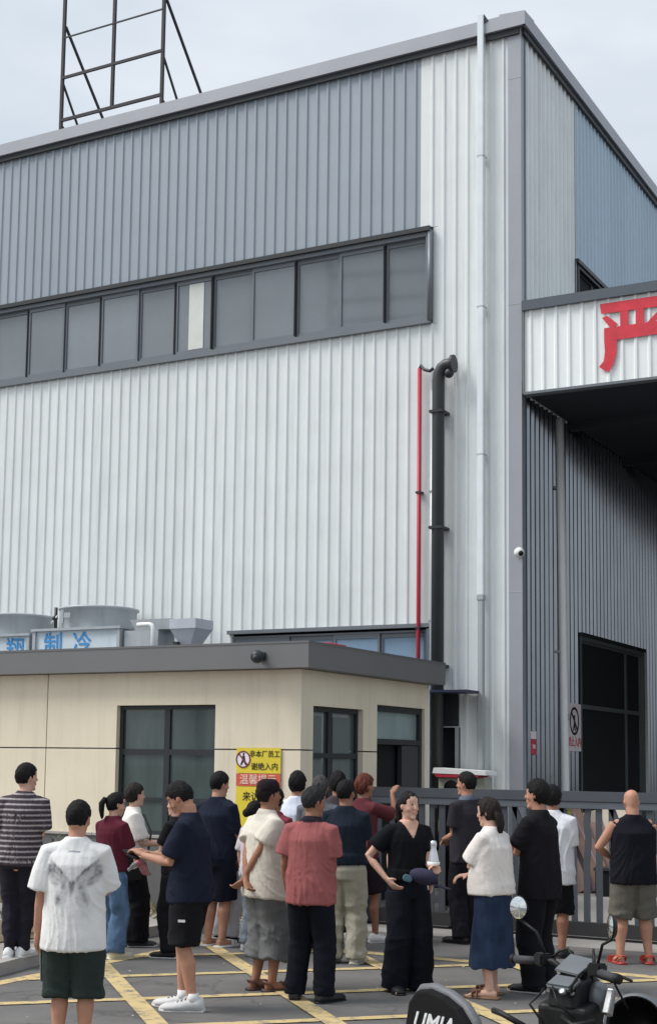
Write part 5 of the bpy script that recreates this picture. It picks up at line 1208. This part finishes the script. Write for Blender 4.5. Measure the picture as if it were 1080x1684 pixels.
# local: +y forward, x right, origin under the handlebar
rb = Matrix.Rotation(-.29, 3, 'Z')
def HB(x, y, z): v = rb@Vector((x, y, 0)); return Vector((v.x, v.y, z))
bar_ = MB(); bar_.tube([HB(-.20, -.03, 1.0), HB(-.12, -.01, 1.005), HB(-.08, .0, .985), HB(-.05, .01, .93), HB(-.035, .01, .86)], .013, 10); bar_.tube([HB(.20, -.03, 1.0), HB(.12, -.01, 1.005), HB(.08, .0, .985), HB(.05, .01, .93), HB(.035, .01, .86)], .013, 10); bar_.build('handlebar', M_BPL, S)
for s in (-1, 1):
    g = MB().tube([HB(s*.205, -.03, .999), HB(s*.33, -.055, .992)], [.018, .018], 12).build('grip', M_BRUB, S)
    MB().tube([HB(s*.328, -.0545, .992), HB(s*.345, -.058, .991)], .021, 12).build('grip_end', M_BPL, g)
    sw_ = MB().box(-.035, .035, -.03, .03, -.025, .03, .008).build('switch_housing', M_BPL, S); sw_.location = HB(s*.175, -.02, 1.005); sw_.rotation_euler = (0, 0, -.29+s*.2)
    lv = MB().tube([HB(s*.17, .02, .99), HB(s*.22, .055, .985), HB(s*.32, .04, .975)], [.008, .008, .006], 8).build('brake_lever', M_METAL if s < 0 else M_BPL, S)
    q0 = HB(s*.165, -.01, 1.02); tx = -.30 if s < 0 else .30; tz = 1.195 if s < 0 else 1.17
    top_ = HB(tx, -.05, tz-.02)
    MB().tube([q0, q0.lerp(top_, .35)+Vector((0, 0, .05)), top_], .0065, 8).build('mirror_stalk', M_BPL, S)
    mr = MB().lathe([(0, -.014), (.040, -.013), (.052, .002), (.055, .006), (.052, .010)], (0, 0, 0), 26, 'y').build('mirror_shell', M_BPL, S)
    gl = MB().lathe([(0, .018), (.02, .0168), (.036, .0135), (.050, .009)], (0, 0, 0), 26, 'y').build('mirror_glass', mat('mirror_surface', srgb(212, 218, 220), .04, 1.0, var=0), mr)
    ctr = HB(tx, -.05, tz+.03); mr.location = ctr
    mr.rotation_euler = (.05, 0, (math.pi-.13) if s < 0 else (math.pi-.80))
# steering head, dash, front fairing with round lamp shell
MB().tube([HB(0, .01, .88), (0, .02, .62), (0, .05, .30)], [.04, .045, .05], 14).build('steering_column', M_BPL, S)
hd = MB().extr([(-.10, .84), (-.08, .945), (.05, .975), (.13, .93), (.16, .80), (.10, .66), (-.06, .66)], 'x', -.075, .075).build('head_cowl', M_BPL, S)
mb = MB().box(-.075, .075, -.06, .06, -.006, .006, .004); dsp_ = mb.build('display', M_GRYP, hd); dsp_.location = (.0, .02, 1.0); dsp_.rotation_euler = (.55, .06, -.2)
mb = MB().box(-.07, .07, -.05, .04, -.01, .02, .01); o = mb.build('dash_tray', M_GRYP, hd); o.location = (-.0, -.07, .93); o.rotation_euler = (.45, 0, -.15)
lk = MB().lathe([(0, 0), (.016, 0), (.016, .02), (.012, .022), (0, .022)], (0, 0, 0), 14).build('ignition_lock', M_METAL, hd); lk.location = (.03, -.125, .90); lk.rotation_euler = (.9, 0, 0)
for a, b, c in (((-.16, -.0, 1.0), (-.10, .06, 1.06), (.02, .05, .95)), ((.16, -.02, 1.0), (.11, .02, 1.08), (.05, .06, .92)), ((.10, -.03, .99), (.10, -.10, .93), (.05, -.06, .84))):
    MB().tube([HB(*a), HB(*a).lerp(HB(*b), .5)+Vector((0, 0, .012)), HB(*b), HB(*b).lerp(HB(*c), .5)+Vector((0, .01, .0)), HB(*c)], .006, 8).build('brake_cable', M_BPL, S)
fr_ = MB(); prof = [(.155, -.10), (.165, -.085), (.160, -.06), (.150, .02), (.11, .10), (.05, .14), (0, .15), (0, .135), (.045, .125), (.10, .085), (.135, .015), (.145, -.07), (.150, -.10), (.155, -.10)]
fr_.lathe(prof, (0, 0, 0), 36, 'y'); fo = fr_.build('front_fairing', M_BPL, S); fo.location = (.11, .40, .70); fo.scale = (.86, .86, .86); fo.rotation_euler = (-.15, 0, .20)
MB().lathe([(.158, -.10), (.172, -.095), (.174, -.07), (.162, -.055)], (0, 0, 0), 36, 'y').build('rim', M_GRYP, fo)
sp_ = MB().ball((0, 0, 0), (.055, .05, .07), 14, 10).build('horn_cover', M_GRYP, S); sp_.location = (.10, .05, .87)
MB().extr([(-.02, .82), (.03, .92), (.055, .91), (.02, .80)], 'x', .15, .185).build('indicator', M_METAL, S)
o = MB().tube([(.02, -.12, .80), (.10, -.17, .78), (.18, -.12, .80)], .012, 8).build('bag_hook', M_BPL, S)
sh_ = MB().extr([(-.05, .30), (-.10, .66), (-.10, .84), (.02, .86), (.10, .66), (.10, .30)], 'x', -.125, .125).build('leg_shield', M_BPL, S)
B(-.14, .14, -.62, .0, .26, .33, .02).build('footboard', M_BPL, S)
st_ = MB(); st_.extr([(-.42, .62), (-.42, .74), (-.55, .78), (-.98, .78), (-1.06, .74), (-1.04, .60)], 'x', -.13, .13); st_.build('seat', M_SEAT, S)
MB().extr([(-.45, .33), (-.45, .62), (-1.04, .60), (-1.12, .50), (-.98, .36)], 'x', -.12, .12).build('rear_body', M_BPL, S)
for y_ in (.42, -.92):
    wh = MB().lathe([(.14, -.05), (.20, -.05), (.225, -.025), (.228, 0), (.225, .025), (.20, .05), (.14, .05)], (0, 0, 0), 32, 'x').build('wheel', M_BRUB, S); wh.location = (0, y_, .228)
    rm_ = MB().lathe([(0, -.04), (.04, -.045), (.14, -.03), (.14, .03), (.04, .045), (0, .04)], (0, 0, 0), 24, 'x').build('rim', M_METAL, wh)
MB().tube([(.0, .05, .42), (.07, .30, .32), (.07, .42, .228)], .018, 8).build('fork', M_METAL, S); MB().tube([(.0, .05, .42), (-.07, .30, .32), (-.07, .42, .228)], .018, 8).build('fork', M_METAL, S)
MB().tube([(-.12, -.30, .28), (-.22, -.34, .02)], .012, 8).build('side_stand', M_METAL, S)
MB().tube([(-.15, -.15, .74), (-.27, -.15, .78), (-.33, -.13, .785)], .014, 8).build('side_rail', M_BPL, S)
# pillion backrest: rounded padded shield, facing backwards, letters on its back
bk = MB(); ol = [(-.150, -.16), (-.178, .0), (-.172, .085), (-.135, .135), (-.07, .146), (.02, .130), (.10, .098), (.155, .05), (.185, -.02), (.19, -.16)]
n_ = len(ol); rows_ = [(.90, .055), (1.0, .035), (1.0, -.02), (.95, -.045)]
vs = []
for sc_, yy in rows_: vs += [(x_*sc_, yy, z_*sc_) for x_, z_ in ol]
fs = [(i*n_+j, i*n_+(j+1) % n_, (i+1)*n_+(j+1) % n_, (i+1)*n_+j) for i in range(3) for j in range(n_)]+[tuple(range(n_)), tuple(range(4*n_-1, 3*n_-1, -1))]
bo = bk.add(vs, fs, False).build('backrest', M_SEAT, S); bo.location = (.055, -1.02, .865); bo.rotation_euler = (-.12, 0, -.16)
bv = bo.modifiers.new('bevel', 'BEVEL'); bv.width = .014; bv.segments = 3
tr_ = MB(); tr_.tube([(x_*1.0, .008, z_*1.0+.002) for x_, z_ in ol[1:-1]], .022, 10, True, True, None, None); tr_.build('edge_piping', mat('grey_vinyl', srgb(96, 98, 102), .55, bump=.2, bscale=100), bo)
text('UMIA', .092, mat('worn_white_print', srgb(206, 208, 208), .6, var=.2, vscale=60), bo, (-.015, -.048, .02), (R90, 0, 0), bold=.001, shear=.25)
MB().tube([(-.10, -1.02, .60), (-.10, -1.04, .80)], .014, 8).build('backrest_stay', M_METAL, S); MB().tube([(.13, -1.02, .60), (.13, -1.04, .80)], .014, 8).build('backrest_stay', M_METAL, S)
MB().tube([(.02, -1.10, .76), (.12, -1.16, .775), (.32, -1.10, .775)], .014, 8).build('grab_rail', M_GRYP, S)

for o_ in bpy.data.objects:
    if o_.name.split('.')[0] in ('head_cowl', 'leg_shield', 'rear_body', 'seat', 'indicator') and o_.type == 'MESH':
        b_ = o_.modifiers.new('bevel', 'BEVEL'); b_.width = .022 if o_.name[0] != 'i' else .006; b_.segments = 3
for (a_, b_, c_) in (((-.085, -.10, .90), (-.12, -.16, .84), (-.05, -.13, .74)), ((.02, .10, .96), (.10, .18, .92), (.12, .26, .80)), ((-.03, -.12, .92), (.03, -.17, .86), (.085, -.12, .80))):
    MB().tube([a_, Vector(a_).lerp(Vector(b_), .6), b_, Vector(b_).lerp(Vector(c_), .6), c_], .0055, 6).build('wiring', M_BPL, S)
for x_, z_ in ((-.06, .90), (.06, .90), (-.13, .60), (.13, .60)):
    MB().lathe([(0, -.004), (.009, -.004), (.009, .004)], (x_, -.103, z_), 10, 'y', False).build('screw', M_METAL, S)
